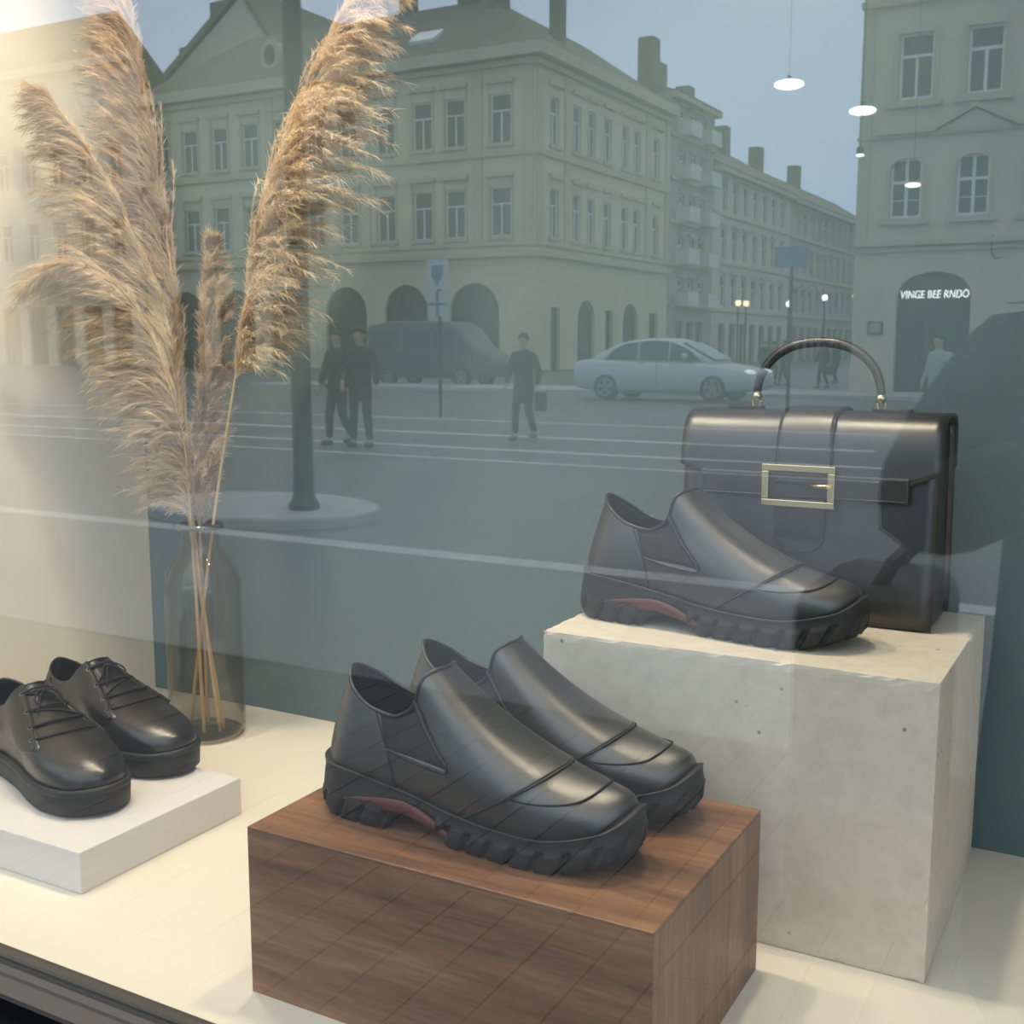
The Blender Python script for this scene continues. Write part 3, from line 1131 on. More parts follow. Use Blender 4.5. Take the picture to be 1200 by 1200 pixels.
# ------------------------------------------------------------------ vase and pampas grass
VX, VY = -1.260, 1.287
vase = thing('bottle_vase', 'tall smoked grey glass bottle vase holding dried pampas stems', 'vase', (VX, VY, 0))
po = [(0.050, 0.0), (0.0555, 0.003), (0.0575, 0.010), (0.0578, 0.06), (0.0578, 0.225), (0.0565, 0.243), (0.052, 0.261), (0.044, 0.276), (0.035, 0.288), (0.0305, 0.298), (0.0295, 0.312), (0.0295, 0.320), (0.0330, 0.323), (0.0345, 0.328), (0.0330, 0.333), (0.0285, 0.3345)]
pi_ = [(max(0.001, r - 0.0035), z + (0.006 if z < 0.02 else 0)) for r, z in po[:-3]][::-1]
MB().lathe(catmull(po, 3), 64, capt=False).build('bottle', SMOKE_GLASS, vase, smooth=True)
MB().lathe(catmull([(0.0265, 0.3345), (0.0260, 0.318), (0.0268, 0.298), (0.0318, 0.285), (0.041, 0.272), (0.049, 0.257), (0.0535, 0.241), (0.0545, 0.22), (0.0545, 0.02), (0.050, 0.0095), (0.030, 0.008), (0.002, 0.0085)], 3), 64, capb=False, capt=False).build('inner_wall', SMOKE_GLASS, vase, smooth=True)
MB().tube([(0.031 * math.cos(a), 0.031 * math.sin(a), 0.3290) for a in np.linspace(0, 2 * PI, 48, endpoint=False)], 0.0042, 10, closed=True).build('lip', mat('smoked_lip', (0.05, 0.05, 0.048), 0.08, spec=0.6), vase, smooth=True)

STEM_M = mat('straw_stem', (0.56, 0.40, 0.20), 0.6, var=0.15, vscale=30)


def plume_mat(name, base, tip):
    m = bpy.data.materials.new(name)
    m.use_nodes = True
    nt = m.node_tree
    nt.nodes.remove(nt.nodes['Principled BSDF'])
    out = nt.nodes['Material Output']
    t = nt.nodes.new('ShaderNodeTexCoord')
    n = nt.nodes.new('ShaderNodeTexNoise')
    n.inputs['Scale'].default_value = 28
    n.inputs['Detail'].default_value = 5
    r = nt.nodes.new('ShaderNodeValToRGB')
    r.color_ramp.elements[0].position = 0.35
    r.color_ramp.elements[0].color = (*base, 1)
    r.color_ramp.elements[1].position = 0.65
    r.color_ramp.elements[1].color = (*tip, 1)
    d = nt.nodes.new('ShaderNodeBsdfDiffuse')
    tl = nt.nodes.new('ShaderNodeBsdfTranslucent')
    mx = nt.nodes.new('ShaderNodeMixShader')
    mx.inputs[0].default_value = 0.4
    nt.links.new(t.outputs['Object'], n.inputs['Vector'])
    nt.links.new(n.outputs['Fac'], r.inputs[0])
    for b in (d, tl):
        nt.links.new(r.outputs[0], b.inputs['Color'])
    nt.links.new(d.outputs[0], mx.inputs[1])
    nt.links.new(tl.outputs[0], mx.inputs[2])
    nt.links.new(mx.outputs[0], out.inputs['Surface'])
    return m


PLUME_A = plume_mat('mauve_tan_plume', (0.62, 0.48, 0.36), (0.82, 0.68, 0.52))
PLUME_B = plume_mat('golden_plume', (0.68, 0.54, 0.37), (0.93, 0.80, 0.60))


def pampas(label, ctrl, foot, start, side, nb, length, m, droop, seed, taper=0.55, spread=0.35):
    """One stalk: a stem from the vase's bottom and a plume of branchlets clothed in fine hairs."""
    g = np.random.default_rng(seed)
    base = np.array(ctrl[0])
    root = thing('pampas_grass', label, 'dried grass', tuple(foot), 0, 'pampas stalks in the vase')
    org = np.array(foot)
    path = catmull([np.array(foot), *[np.array(c) for c in ctrl]], 14)
    d = np.concatenate([[0], np.cumsum(np.linalg.norm(np.diff(path, axis=0), axis=1))])
    tot = d[-1]

    def R(s):
        return np.stack([np.interp(s, d, path[:, i]) for i in range(3)], -1)

    s0 = start * tot
    ss = np.linspace(0, tot, 60)
    MB().tube([tuple(p - org) for p in R(ss)], [0.0031 - 0.0022 * (s / tot) for s in ss], 7).build('stem', STEM_M, root, smooth=True)
    side = np.array(side, float)
    side /= np.linalg.norm(side)
    # branchlets
    u = g.beta(1.0, 1.05, nb)
    s = s0 + (tot - s0) * u
    bp = R(s)
    T = R(np.minimum(s + 0.01, tot)) - R(np.maximum(s - 0.01, 0))
    T /= np.linalg.norm(T, axis=1)[:, None] + 1e-9
    rnd = g.normal(size=(nb, 3))
    rnd -= (rnd * T).sum(1)[:, None] * T
    rnd /= np.linalg.norm(rnd, axis=1)[:, None] + 1e-9
    dirs = T * 1.0 + rnd * spread + side * g.uniform(0.05, 0.55, (nb, 1))
    dirs /= np.linalg.norm(dirs, axis=1)[:, None]
    env = (0.35 + 0.65 * np.sin(PI * np.clip(0.10 + 0.80 * u, 0, 1)) ** 0.8) * (1 - taper * u ** 2)
    Lb = length * env * g.uniform(0.55, 1.1, nb)
    drp = (side * 0.55 + np.array([0, 0, -1.0]) * 0.75) * droop
    drb = drp[None, :] * g.uniform(0.4, 1.25, (nb, 1))
    V = []
    F = []
    # hairs
    hp = 95
    t = g.uniform(0.05, 1.0, (nb, hp)) ** 0.8
    P0 = bp[:, None, :] + Lb[:, None, None] * (t[..., None] * dirs[:, None, :] + t[..., None] ** 2 * drb[:, None, :])
    TB = dirs[:, None, :] + 2 * t[..., None] * drb[:, None, :]
    TB /= np.linalg.norm(TB, axis=2)[..., None] + 1e-9
    hd = TB * 1.0 + g.normal(size=(nb, hp, 3)) * 0.30
    hd /= np.linalg.norm(hd, axis=2)[..., None]
    hl = g.uniform(0.010, 0.026, (nb, hp, 1)) * (1.1 - 0.35 * t[..., None])
    wv = np.cross(hd, g.normal(size=(nb, hp, 3)))
    wv /= np.linalg.norm(wv, axis=2)[..., None] + 1e-9
    w = 0.00042
    dd = np.array([0, 0, -1.0]) * 0.22 + side * 0.12
    pts = []
    for q, ww in ((0.0, 1.0), (0.5, 0.8), (1.0, 0.25)):
        c = P0 + hl * (hd * q + dd * q * q)
        pts.append(c - wv * w * ww)
        pts.append(c + wv * w * ww)
    A = np.stack(pts, 2).reshape(-1, 6, 3)
    # rachis of every branchlet
    q = np.linspace(0, 1, 7)
    C = bp[:, None, :] + Lb[:, None, None] * (q[None, :, None] * dirs[:, None, :] + q[None, :, None] ** 2 * drb[:, None, :])
    wb = np.cross(dirs, g.normal(size=(nb, 3)))
    wb /= np.linalg.norm(wb, axis=1)[:, None] + 1e-9
    Bv = np.stack([C - wb[:, None, :] * 0.0005, C + wb[:, None, :] * 0.0005], 2).reshape(nb, 14, 3)
    vv = np.concatenate([A.reshape(-1, 3), Bv.reshape(-1, 3)]) - org
    n = len(A)
    i = np.arange(n)[:, None] * 6
    f = np.concatenate([i + np.array([[0, 2, 3, 1]]), i + np.array([[2, 4, 5, 3]])])
    j = np.arange(nb)[:, None] * 14 + n * 6
    f = np.concatenate([f] + [j + np.array([[2 * a, 2 * a + 2, 2 * a + 3, 2 * a + 1]]) for a in range(6)])
    vv[:, 0] = np.maximum(vv[:, 0], WX0 + 0.004 - org[0])
    vv[:, 1] = np.minimum(vv[:, 1], WY1 - 0.004 - org[1])
    me = bpy.data.meshes.new('plume')
    me.vertices.add(len(vv))
    me.vertices.foreach_set('co', vv.astype(np.float32).ravel())
    me.loops.add(len(f) * 4)
    me.loops.foreach_set('vertex_index', f.astype(np.int32).ravel())
    me.polygons.add(len(f))
    me.polygons.foreach_set('loop_start', (np.arange(len(f)) * 4).astype(np.int32))
    me.polygons.foreach_set('loop_total', np.full(len(f), 4, np.int32))
    me.materials.append(m)
    me.update(calc_edges=True)
    o = put('plume', me, root)
    o['kind'] = 'stuff'
    return root


FZ = 0.0095
pampas('tallest tan pampas plume rising straight on the left of the vase',
       [(-1.273, 1.285, 0.334), (-1.291, 1.295, 0.543), (-1.317, 1.300, 0.759), (-1.348, 1.300, 0.959), (-1.370, 1.300, 1.080), (-1.380, 1.300, 1.150)],
       (-1.232, 1.284, FZ), 0.44, (-0.85, -0.3, 0.15), 620, 0.150, PLUME_A, 0.40, 1, spread=0.30, taper=0.3)
pampas('golden pampas plume arching left against the cream wall below the tallest one',
       [(-1.280, 1.285, 0.333), (-1.292, 1.280, 0.569), (-1.330, 1.260, 0.732), (-1.376, 1.225, 0.862), (-1.412, 1.180, 0.950)],
       (-1.240, 1.300, FZ), 0.46, (-0.9, -0.25, -0.1), 560, 0.165, PLUME_B, 0.50, 2, spread=0.30, taper=0.6)
pampas('lowest pampas plume bending over to the left in front of the cream wall',
       [(-1.272, 1.280, 0.334), (-1.268, 1.262, 0.481), (-1.290, 1.225, 0.630), (-1.328, 1.180, 0.705), (-1.360, 1.140, 0.712)],
       (-1.250, 1.268, FZ), 0.42, (-0.8, -0.1, -0.2), 480, 0.145, PLUME_B, 0.70, 3, spread=0.30, taper=0.3)
pampas('short thin pampas plume standing between the two tall ones',
       [(-1.264, 1.290, 0.334), (-1.262, 1.300, 0.453), (-1.246, 1.300, 0.607), (-1.236, 1.300, 0.745)],
       (-1.272, 1.300, FZ), 0.42, (0.7, -0.2, 0.2), 260, 0.115, PLUME_A, 0.22, 4, spread=0.30)
pampas('tall golden pampas plume leaning right with its tips hanging down',
       [(-1.231, 1.285, 0.337), (-1.166, 1.285, 0.600), (-1.117, 1.280, 0.772), (-1.033, 1.270, 0.923), (-0.968, 1.265, 1.011), (-0.925, 1.260, 1.050)],
       (-1.286, 1.275, FZ), 0.49, (0.9, -0.2, -0.1), 660, 0.195, PLUME_B, 0.68, 5, spread=0.28, taper=0.5)

# ------------------------------------------------------------------ the street (it stands behind the camera and shows in the glass)
# Street coordinates: x as in the room, m metres from the camera measured as seen in the window, z up. The street itself lies on the near side of the glass.
def SY(m):
    return 2 * PANE_Y - m


def sthing(name, label, cat, x, m, z=GROUND, group=None):
    return thing(name, label, cat, (x, SY(m), z), 0, group)


ASPHALT = mat('wet_asphalt', (0.122, 0.128, 0.127), 0.45, spec=0.4, var=0.12, vscale=0.6)
PAVE = mat('stone_slab', (0.040, 0.040, 0.039), 0.75, var=0.2, vscale=3)
PAVE_BED = mat('dark_joint', (0.024, 0.024, 0.024), 0.9)
KERB = mat('pale_kerb', (0.42, 0.43, 0.43), 0.7, var=0.1)
ISLAND = mat('pale_concrete_island', (0.36, 0.37, 0.38), 0.8, var=0.1)
PAINT = mat('road_paint', (0.50, 0.51, 0.51), 0.7, var=0.15, vscale=2)
PLASTER_A = mat('ochre_cream_plaster', (0.54, 0.50, 0.37), 0.9, var=0.08, vscale=0.5)
PLASTER_B = mat('grey_plaster', (0.32, 0.31, 0.27), 0.9, var=0.08, vscale=0.5)
PLASTER_C = mat('pale_plaster', (0.47, 0.45, 0.37), 0.9, var=0.08, vscale=0.5)
PLASTER_D = mat('beige_plaster', (0.50, 0.47, 0.37), 0.9, var=0.06, vscale=0.5)
MOULD = mat('stone_moulding', (0.44, 0.41, 0.32), 0.9)
ROOF = mat('dark_tile_roof', (0.17, 0.15, 0.12), 0.9, var=0.15, vscale=1.5)
WFRAME = mat('white_window_frame', (0.70, 0.72, 0.74), 0.6)
WPANE = mat('dark_window_pane', (0.05, 0.06, 0.06), 0.25, spec=0.4)
DARK_IN = mat('dark_interior', (0.05, 0.055, 0.055), 0.8)
IRON = mat('dark_iron', (0.03, 0.033, 0.034), 0.6)

road = MB().box(-150, 70, SY(175), SY(6.7), GROUND - 0.35, GROUND - 0.06).build('road', ASPHALT)
tag(road, kind='structure')
pav = MB().box(-60, 40, SY(6.62), 0.61, GROUND - 0.35, GROUND - 0.012).build('pavement', PAVE_BED)
tag(pav, kind='structure')
tag(MB().box(-60, 40, SY(6.62), SY(4.0), GROUND - 0.02, GROUND + 0.003).build('pavement_strip', ASPHALT), kind='structure')
slab = MB().box(-0.072, 0.072, -0.222, 0.222, -0.03, 0.0).mesh('paving_slab', PAVE)
for i in range(29):
    for j in range(8):
        x = -3.4 + 0.15 * i
        y = 0.36 - 0.45 * j - (0.225 if i % 2 else 0.0)
        o = put('paving_slab', slab, pav, (x, y, GROUND + 0.0008 * math.sin(i * 12.9 + j * 78.2)))
for i in range(44):
    k = MB().box(-0.495, 0.495, SY(6.84), SY(6.62), GROUND - 0.2, GROUND + 0.004) if i == 0 else None
    if k:
        kme = k.mesh('kerb_stone', KERB)
    put('kerb_stone', kme, pav, (-32.0 + i * 1.0, 0, 0))
isl = MB()
isl.prism([(1.15 * math.cos(a), 0.82 * math.sin(a)) for a in np.linspace(0, 2 * PI, 40, endpoint=False)], -0.2, 0.10, lambda p, q, a: (p, q, a))
o = isl.build('traffic_island', ISLAND, None, bevel=0.03, loc=(-7.0, SY(7.95), GROUND - 0.06))
tag(o, kind='structure')
for x0, x1, m0, m1 in ((-30, -2, 14.60, 14.80), (-30, -3.5, 16.9, 17.15), (-30, 4, 13.15, 13.27), (-28, 6, 20.2, 20.4)):
    o = MB().box(x0, x1, SY(m1), SY(m0), GROUND - 0.07, GROUND - 0.055).build('trim_road_line', PAINT)
    tag(o, kind='structure')
tag(MB().box(-30, 30, SY(37), SY(33.5), GROUND - 0.3, GROUND + 0.05).build('pavement_far', ISLAND), kind='structure')


def fmap(kind, u_org=0.0):
    """Facade coordinates (u along, o outwards, z) to street-local (x, m, z): 'front' looks at the shop, 'side' along +x."""
    if kind == 'front':
        return lambda u, o, z: (u, -o, z)
    return lambda u, o, z: (o, u, z)


class Facade:
    def __init__(self, root, kind, plaster, x0=0.0, m0=0.0):
        """Facade of ROOT; X0, M0 shift its corner in street-local coordinates."""
        f = fmap(kind)
        self.fm = lambda u, o, z: tuple(np.array(f(u, o, z)) + np.array((x0, m0, 0.0)))
        self.f0 = f
        self.kind = kind
        self.root = root
        self.w = MB()
        self.mo = MB()
        self.plaster = plaster
        self.cache = {}

    def band(self, u0, u1, z0, z1, o=0.0):
        self.w.box(u0, u1, -0.35, o, z0, z1, self.fm)

    def row(self, u0, u1, z0, z1, ops):
        e = u0
        for uc, w in sorted(ops):
            if uc - w / 2 > e:
                self.w.box(e, uc - w / 2, -0.35, 0, z0, z1, self.fm)
            e = uc + w / 2
        if u1 > e:
            self.w.box(e, u1, -0.35, 0, z0, z1, self.fm)

    def arch(self, uc, w, zs, zt, rise):
        pts = [(uc - w / 2, zt), (uc - w / 2, zs)] + [(uc - w / 2 * math.cos(a), zs + rise * math.sin(a)) for a in np.linspace(0, PI, 17)[1:-1]] + [(uc + w / 2, zs), (uc + w / 2, zt)]
        self.w.prism(pts, -0.35, 0.0, lambda p, q, a: self.fm(p, a, q))

    def mould(self, u0, u1, z0, z1, o):
        self.mo.box(u0, u1, -0.05, o, z0, z1, self.fm)

    def window(self, uc, w, zb, h, style='t', frame=WFRAME, depth=0.16, name='window'):
        key = (w, h, style)
        if key not in self.cache:
            t = 0.075
            a = MB()
            g = self.f0
            a.box(-w / 2, -w / 2 + t, 0, 0.06, 0, h, g)
            a.box(w / 2 - t, w / 2, 0, 0.06, 0, h, g)
            a.box(-w / 2 + t, w / 2 - t, 0, 0.06, 0, t, g)
            a.box(-w / 2 + t, w / 2 - t, 0, 0.06, h - t, h, g)
            if style in ('t', 'c'):
                zt = h * (0.66 if style == 't' else 0.60)
                a.box(-w / 2 + t, w / 2 - t, 0, 0.065, zt - 0.045, zt + 0.045, g)
                a.box(-0.045, 0.045, 0, 0.065, t, zt - 0.045, g)
            if style == 'c':
                a.box(-0.045, 0.045, 0, 0.065, h * 0.6 + 0.045, h - t, g)
                a.box(-w / 2 + t, w / 2 - t, 0.005, 0.05, h * 0.3 - 0.015, h * 0.3 + 0.015, g)
            b = MB().box(-w / 2 + t * .5, w / 2 - t * .5, -0.01, 0.02, t * .5, h - t * .5, g)

            def mk(q, nm, m):
                me = q.mesh(nm, m, flip=True)
                bm = bmesh.new()
                bm.from_mesh(me)
                bmesh.ops.recalc_face_normals(bm, faces=bm.faces)
                bm.to_mesh(me)
                bm.free()
                return me
            self.cache[key] = (mk(a, name, frame), mk(b, 'pane', WPANE))
        fme, pme = self.cache[key]
        p = self.fm(uc, -depth - 0.06, zb)
        fo = put(name, fme, self.root, (p[0], -p[1], p[2]))
        put('pane', pme, fo)
        return fo

    def arch_fill(self, uc, w, z0, z1, lit=None):
        self.w_fill = MB()
        q = MB().box(uc - w / 2 - 0.05, uc + w / 2 + 0.05, -0.34, -0.30, z0, z1, self.fm)
        q.build('shop_front', DARK_IN, self.root, flip=True)
        b = MB()
        for u in (uc - w / 2 + 0.05, uc - w / 6, uc + w / 2 - 0.05):
            b.box(u - 0.04, u + 0.04, -0.30, -0.24, z0, z1 - 0.3, self.fm)
        b.build('shop_frame', IRON, self.root, flip=True)

    def done(self, wall='facade', mould='moulding'):
        self.w.build(wall, self.plaster, self.root, flip=True)
        if self.mo.v:
            self.mo.build(mould, MOULD, self.root, flip=True)


H = -GROUND          # street-local z = room z + H


# corner building
b1 = sthing('corner_building', 'cream three-storey corner building with tall windows and ground-floor arches', 'building', -31.9, 60.0)
fa = Facade(b1, 'front', PLASTER_A)
U0 = -31.0
wx_ = [-2.3, -5.4, -7.7, -10.4] + [-13.2 - 2.65 * i for i in range(7)]
fa.band(U0, 0, 5.6 + H, 6.95 + H)
fa.row(U0, 0, 6.95 + H, 9.75 + H, [(u, 1.35) for u in wx_])
fa.band(U0, 0, 9.75 + H, 12.2 + H)
fa.row(U0, 0, 12.2 + H, 14.95 + H, [(u, 1.35) for u in wx_])
fa.band(U0, 0, 14.95 + H, 17.0 + H)
arc_l = [(-4.1, 3.4), (-9.0, 3.2), (-13.6, 3.2), (-18.2, 3.2), (-22.8, 3.2), (-27.4, 3.2)]
fa.row(U0, 0, 0, 2.6 + H, arc_l)
e = U0
for uc, w in sorted(arc_l):
    fa.w.box(e, uc - w / 2, -0.35, 0, 2.6 + H, 5.6 + H, fa.fm)
    fa.arch(uc, w, 2.6 + H, 5.6 + H, 1.7)
    fa.arch_fill(uc, w, 0, 4.5 + H)
    e = uc + w / 2
fa.w.box(e, 0, -0.35, 0, 2.6 + H, 5.6 + H, fa.fm)
for z0, z1, o in ((5.75, 6.05, 0.35), (6.4, 6.62, 0.18), (11.45, 11.75, 0.2), (16.35, 16.65, 0.3), (16.75, 17.4, 0.75)):
    fa.mould(U0 - 0.1, 0 + o, z0 + H, z1 + H, o)
for u in wx_:
    for zb, h in ((6.95, 2.8), (12.2, 2.75)):
        fa.window(u, 1.35, zb + H, h, 't')
        fa.mould(u - 0.95, u + 0.95, zb + h + 0.55 + H, zb + h + 0.8 + H, 0.25)
        fa.mould(u - 0.85, u - 0.70, zb + H, zb + h + 0.55 + H, 0.07)
        fa.mould(u + 0.70, u + 0.85, zb + H, zb + h + 0.55 + H, 0.07)
        fa.mould(u - 0.9, u + 0.9, zb - 0.2 + H, zb + H, 0.2)
for u in (-0.45, -3.85, -11.9, -19.5, -30.5):
    fa.mould(u - 0.35, u + 0.35, 6.62 + H, 16.35 + H, 0.10)
fa.done('facade')
fs = Facade(b1, 'side', PLASTER_A)
V1 = 20.5
wy_ = [2.4, 5.4, 7.5, 9.9, 12.7, 14.7, 18.1]
fs.band(0.351, V1, 5.6 + H, 6.95 + H)
fs.row(0.351, V1, 6.95 + H, 9.75 + H, [(u, 1.15) for u in wy_])
fs.band(0.351, V1, 9.75 + H, 12.2 + H)
fs.row(0.351, V1, 12.2 + H, 14.95 + H, [(u, 1.15) for u in wy_])
fs.band(0.351, V1, 14.95 + H, 17.0 + H)
arc_s = [(6.9, 2.5), (13.9, 2.5)]
fs.row(0.351, V1, 0, 2.2 + H, arc_s + [(2.6, 1.2), (10.4, 1.2), (18.0, 1.6)])
e = 0.351
for uc, w in sorted(arc_s + [(2.6, 1.2), (10.4, 1.2), (18.0, 1.6)]):
    fs.w.box(e, uc - w / 2, -0.35, 0, 2.2 + H, 5.6 + H, fs.fm)
    if w > 2:
        fs.arch(uc, w, 2.2 + H, 5.6 + H, 1.25)
    else:
        fs.w.box(uc - w / 2, uc + w / 2, -0.35, 0, 2.9 + H, 5.6 + H, fs.fm)
    fs.arch_fill(uc, w, 0, 3.5 + H)
    e = uc + w / 2
fs.w.box(e, V1, -0.35, 0, 2.2 + H, 5.6 + H, fs.fm)
for z0, z1, o in ((5.75, 6.05, 0.35), (6.4, 6.62, 0.18), (11.45, 11.75, 0.2), (16.35, 16.65, 0.3), (16.75, 17.4, 0.75)):
    fs.mould(0.051, V1, z0 + H, z1 + H, o)
for u in wy_:
    for zb, h in ((6.95, 2.8), (12.2, 2.75)):
        fs.window(u, 1.15, zb + H, h, 't')
        fs.mould(u - 0.85, u + 0.85, zb + h + 0.55 + H, zb + h + 0.8 + H, 0.25)
        fs.mould(u - 0.8, u + 0.8, zb - 0.2 + H, zb + H, 0.2)
for u in (0.45, 4.0, 16.5, V1 - 0.4):
    fs.mould(u - 0.35, u + 0.35, 6.62 + H, 16.35 + H, 0.10)
fs.done('side_facade')
zE, zR = 17.3 + H, 22.4 + H
rf = MB()
ex = 0.7
A_, B_, C_, D_ = (U0 - 0.1, -ex, zE), (ex, -ex, zE), (ex, V1, zE), (U0 - 0.1, 13, zE)
R1, R2, R3 = (U0 + 4.0, 6.8, zR), (-6.8, 6.8, zR), (-6.8, V1, zR)
D2 = (-13.5, 13, zE)
D3 = (-13.5, V1, zE)
rf.add([A_, B_, C_, D_, R1, R2, R3, D2, D3], [(0, 1, 5, 4), (1, 2, 6, 5), (0, 4, 3), (3, 4, 5, 7), (5, 6, 8, 7), (2, 8, 6), (0, 3, 7, 8, 2, 1)])
rf.build('roof', ROOF, b1, flip=True)
for x, m, w, z in ((-8.3, 6.8, 1.6, 24.6), (-5.6, 5.6, 1.2, 23.2), (-2.9, 8.4, 0.8, 22.7), (-13.4, 7.2, 1.0, 24.0)):
    c = MB().box(x - w / 2, x + w / 2, m - 0.4, m + 0.4, zR - 4.0, z + H).box(x - w / 2 - 0.12, x + w / 2 + 0.12, m - 0.52, m + 0.52, z + H - 0.25, z + H)
    c.build('chimney', ROOF, b1, flip=True)
dm = MB()
dm.prism([(0.75 * math.cos(a), 0.95 * math.sin(a)) for a in np.linspace(0, 2 * PI, 20, endpoint=False)], 1.2, 3.2, lambda p, q, a: (-20.3 + p, a, 19.4 + H + q))
dm.build('dormer', MOULD, b1, flip=True)
MB().prism([(0.45 * math.cos(a), 0.65 * math.sin(a)) for a in np.linspace(0, 2 * PI, 20, endpoint=False)], 1.15, 1.25, lambda p, q, a: (-20.3 + p, a, 19.4 + H + q)).build('dormer_pane', WPANE, b1, flip=True)
sl = MB()
for (x, v) in ((-8.6, 0.34),):
    def rp(p, q, d):
        n = Vector((0, -(zR - zE), 7.5)).normalized()
        return tuple(Vector((x + p, -ex + (7.5) * (v + q), zE + (zR - zE) * (v + q))) + n * d)
    sl.add([rp(-.9, -.06, .0), rp(.9, -.06, .0), rp(.9, .10, .0), rp(-.9, .10, .0), rp(-.9, -.06, .2), rp(.9, -.06, .2), rp(.9, .10, .2), rp(-.9, .10, .2)],
           [(0, 3, 2, 1), (4, 5, 6, 7), (0, 1, 5, 4), (1, 2, 6, 5), (2, 3, 7, 6), (3, 0, 4, 7)])
sl.build('skylight', mat('skylight_glass', (0.75, 0.8, 0.85), 0.15, spec=1.0), b1, flip=True)

# neighbours to the left
b0 = sthing('gabled_house', 'taller house with a bare gable wall rising over the corner building', 'building', -68.2, 75.5)
g = MB().prism([(-11, 0), (7.5, 0), (7.5, 20.5), (1.0, 29.5), (-11, 21.5)], 0.0, 0.4, lambda p, q, a: (p, a, q))
g.build('gable_wall', PLASTER_C, b0, flip=True)
MB().prism([(-11.5, 21.2), (1.0, 29.8), (8.0, 20.2), (8.0, 20.7), (1.0, 30.4), (-11.5, 21.8)], -0.3, 16.0, lambda p, q, a: (p, a, q)).build('roof', ROOF, b0, flip=True)
MB().box(-11, 7.5, 15.6, 16, 0, 20.5).build('rear_wall', PLASTER_C, b0, flip=True)
for x, w, z in ((-7.2, 1.6, 27.0), (-3.4, 1.8, 30.2)):
    MB().box(x - w / 2, x + w / 2, 2.0, 3.2, 22, z).build('chimney', ROOF, b0, flip=True)
b00 = sthing('plain_house', 'plain cream house at the far left of the reflected row', 'building', -63.05, 60.0)
f = Facade(b00, 'front', PLASTER_C)
ww = [(-2.5 - 3.0 * i, 1.35) for i in range(22)]
f.band(-70, 0, 3.5 + H, 6.9 + H)
f.row(-70, 0, 6.9 + H, 9.7 + H, ww)
f.band(-70, 0, 9.7 + H, 12.2 + H)
f.row(-70, 0, 12.2 + H, 14.9 + H, ww)
f.band(-70, 0, 14.9 + H, 20.5 + H)
f.row(-70, 0, 0, 3.5 + H, [(u, 2.0) for u, _ in ww])
for u, _ in ww:
    f.window(u, 1.35, 6.9 + H, 2.8)
    f.window(u, 1.35, 12.2 + H, 2.7)
    f.arch_fill(u, 2.0, 0, 3.5 + H)
f.mould(-70, 0, 20.0 + H, 20.6 + H, 0.6)
f.done()
MB().prism([(-0.6, 20.5 + H), (13, 20.5 + H), (6.5, 26.0 + H)], -70.0, -8.5, lambda p, q, a: (a, p, q)).build('roof', ROOF, b00, flip=True)


def row_house(name, label, m0, m1, eave, ridge, plaster, floors, pitch, ww, balc=False, gnd=4.2):
    b = sthing(name, label, 'building', -31.9, m0)
    f = Facade(b, 'side', plaster)
    Lr = m1 - m0
    n = int((Lr - 0.8) / pitch)
    us = [(Lr - (n - 1) * pitch) / 2 + i * pitch for i in range(n)]
    f.row(0, Lr, 0, gnd - 0.9, [(u, ww * 1.3) for u in us])
    z = gnd - 0.9
    fh = (eave + H - gnd) / floors
    for k in range(floors):
        zb = gnd + k * fh + 0.5
        f.band(0, Lr, z, zb)
        f.row(0, Lr, zb, zb + fh - 1.35, [(u, ww) for u in us])
        for u in us:
            f.window(u, ww, zb, fh - 1.35)
            f.mould(u - ww * .7, u + ww * .7, zb + fh - 1.2, zb + fh - 1.0, 0.22)
        z = zb + fh - 1.35
        f.mould(0, Lr, zb - 0.45, zb - 0.2, 0.2)
        if balc:
            for u in us[::2]:
                f2 = MB().box(u - 1.1, u + 1.1, 0.0, 1.1, zb - 0.3, zb + 0.75, f.fm)
                f2.build('balcony', mat('pale_balcony', (0.55, 0.57, 0.58), 0.8), b, flip=True)
    f.band(0, Lr, z, eave + H)
    f.mould(0, Lr, eave + H - 0.4, eave + H + 0.1, 0.6)
    for u in us:
        q = MB().box(u - ww * .66, u + ww * .66, -0.34, -0.3, 0, gnd - 0.9, f.fm)
        q.build('shop_front', DARK_IN, b, flip=True)
    f.done()
    MB().prism([(0.7, eave + H), (-5.5, ridge + H), (-11.5, eave + H)], 0, Lr, lambda p, q, a: (p, a, q)).build('roof', ROOF, b, flip=True)
    MB().box(-11, -0.3, 0, 0.3, 0, eave + H).box(-11, -0.3, Lr - 0.3, Lr, 0, eave + H).build('party_wall', plaster, b, flip=True)
    return b


r2 = row_house('balcony_house', 'dark narrow house with a column of pale balconies next to the corner building', 80.6, 90.0, 18.6, 20.5, PLASTER_B, 5, 2.2, 1.1, True)
r3 = row_house('row_house', 'grey-cream row house in the middle of the receding street front', 90.1, 112.0, 14.8, 18.6, PLASTER_C, 3, 2.75, 1.3)
r4 = row_house('row_house', 'farther low row house before the end of the street', 112.1, 150.0, 14.6, 18.4, PLASTER_B, 3, 2.75, 1.3)
for b, lst in ((r2, ((-3, 3, 23.2), (-4, 7, 22.3))), (r3, ((-4.5, 5, 22.0), (-5.5, 9, 20.6), (-5, 16, 20.6))), (r4, ((-5.5, 6, 20.5), (-5.5, 20, 20.5)))):
    for x, m, z in lst:
        MB().box(x - 0.6, x + 0.6, m - 0.7, m + 0.7, 14, z + H).build('chimney', ROOF, b, flip=True)
e1 = sthing('end_house', 'dark-roofed house closing the end of the reflected street', 'building', -18.0, 152.0)
f = Facade(e1, 'front', PLASTER_B)
us = [-12 + 3 * i for i in range(9)]
f.row(-14, 14, 0, 3.4, [(u, 1.8) for u in us])
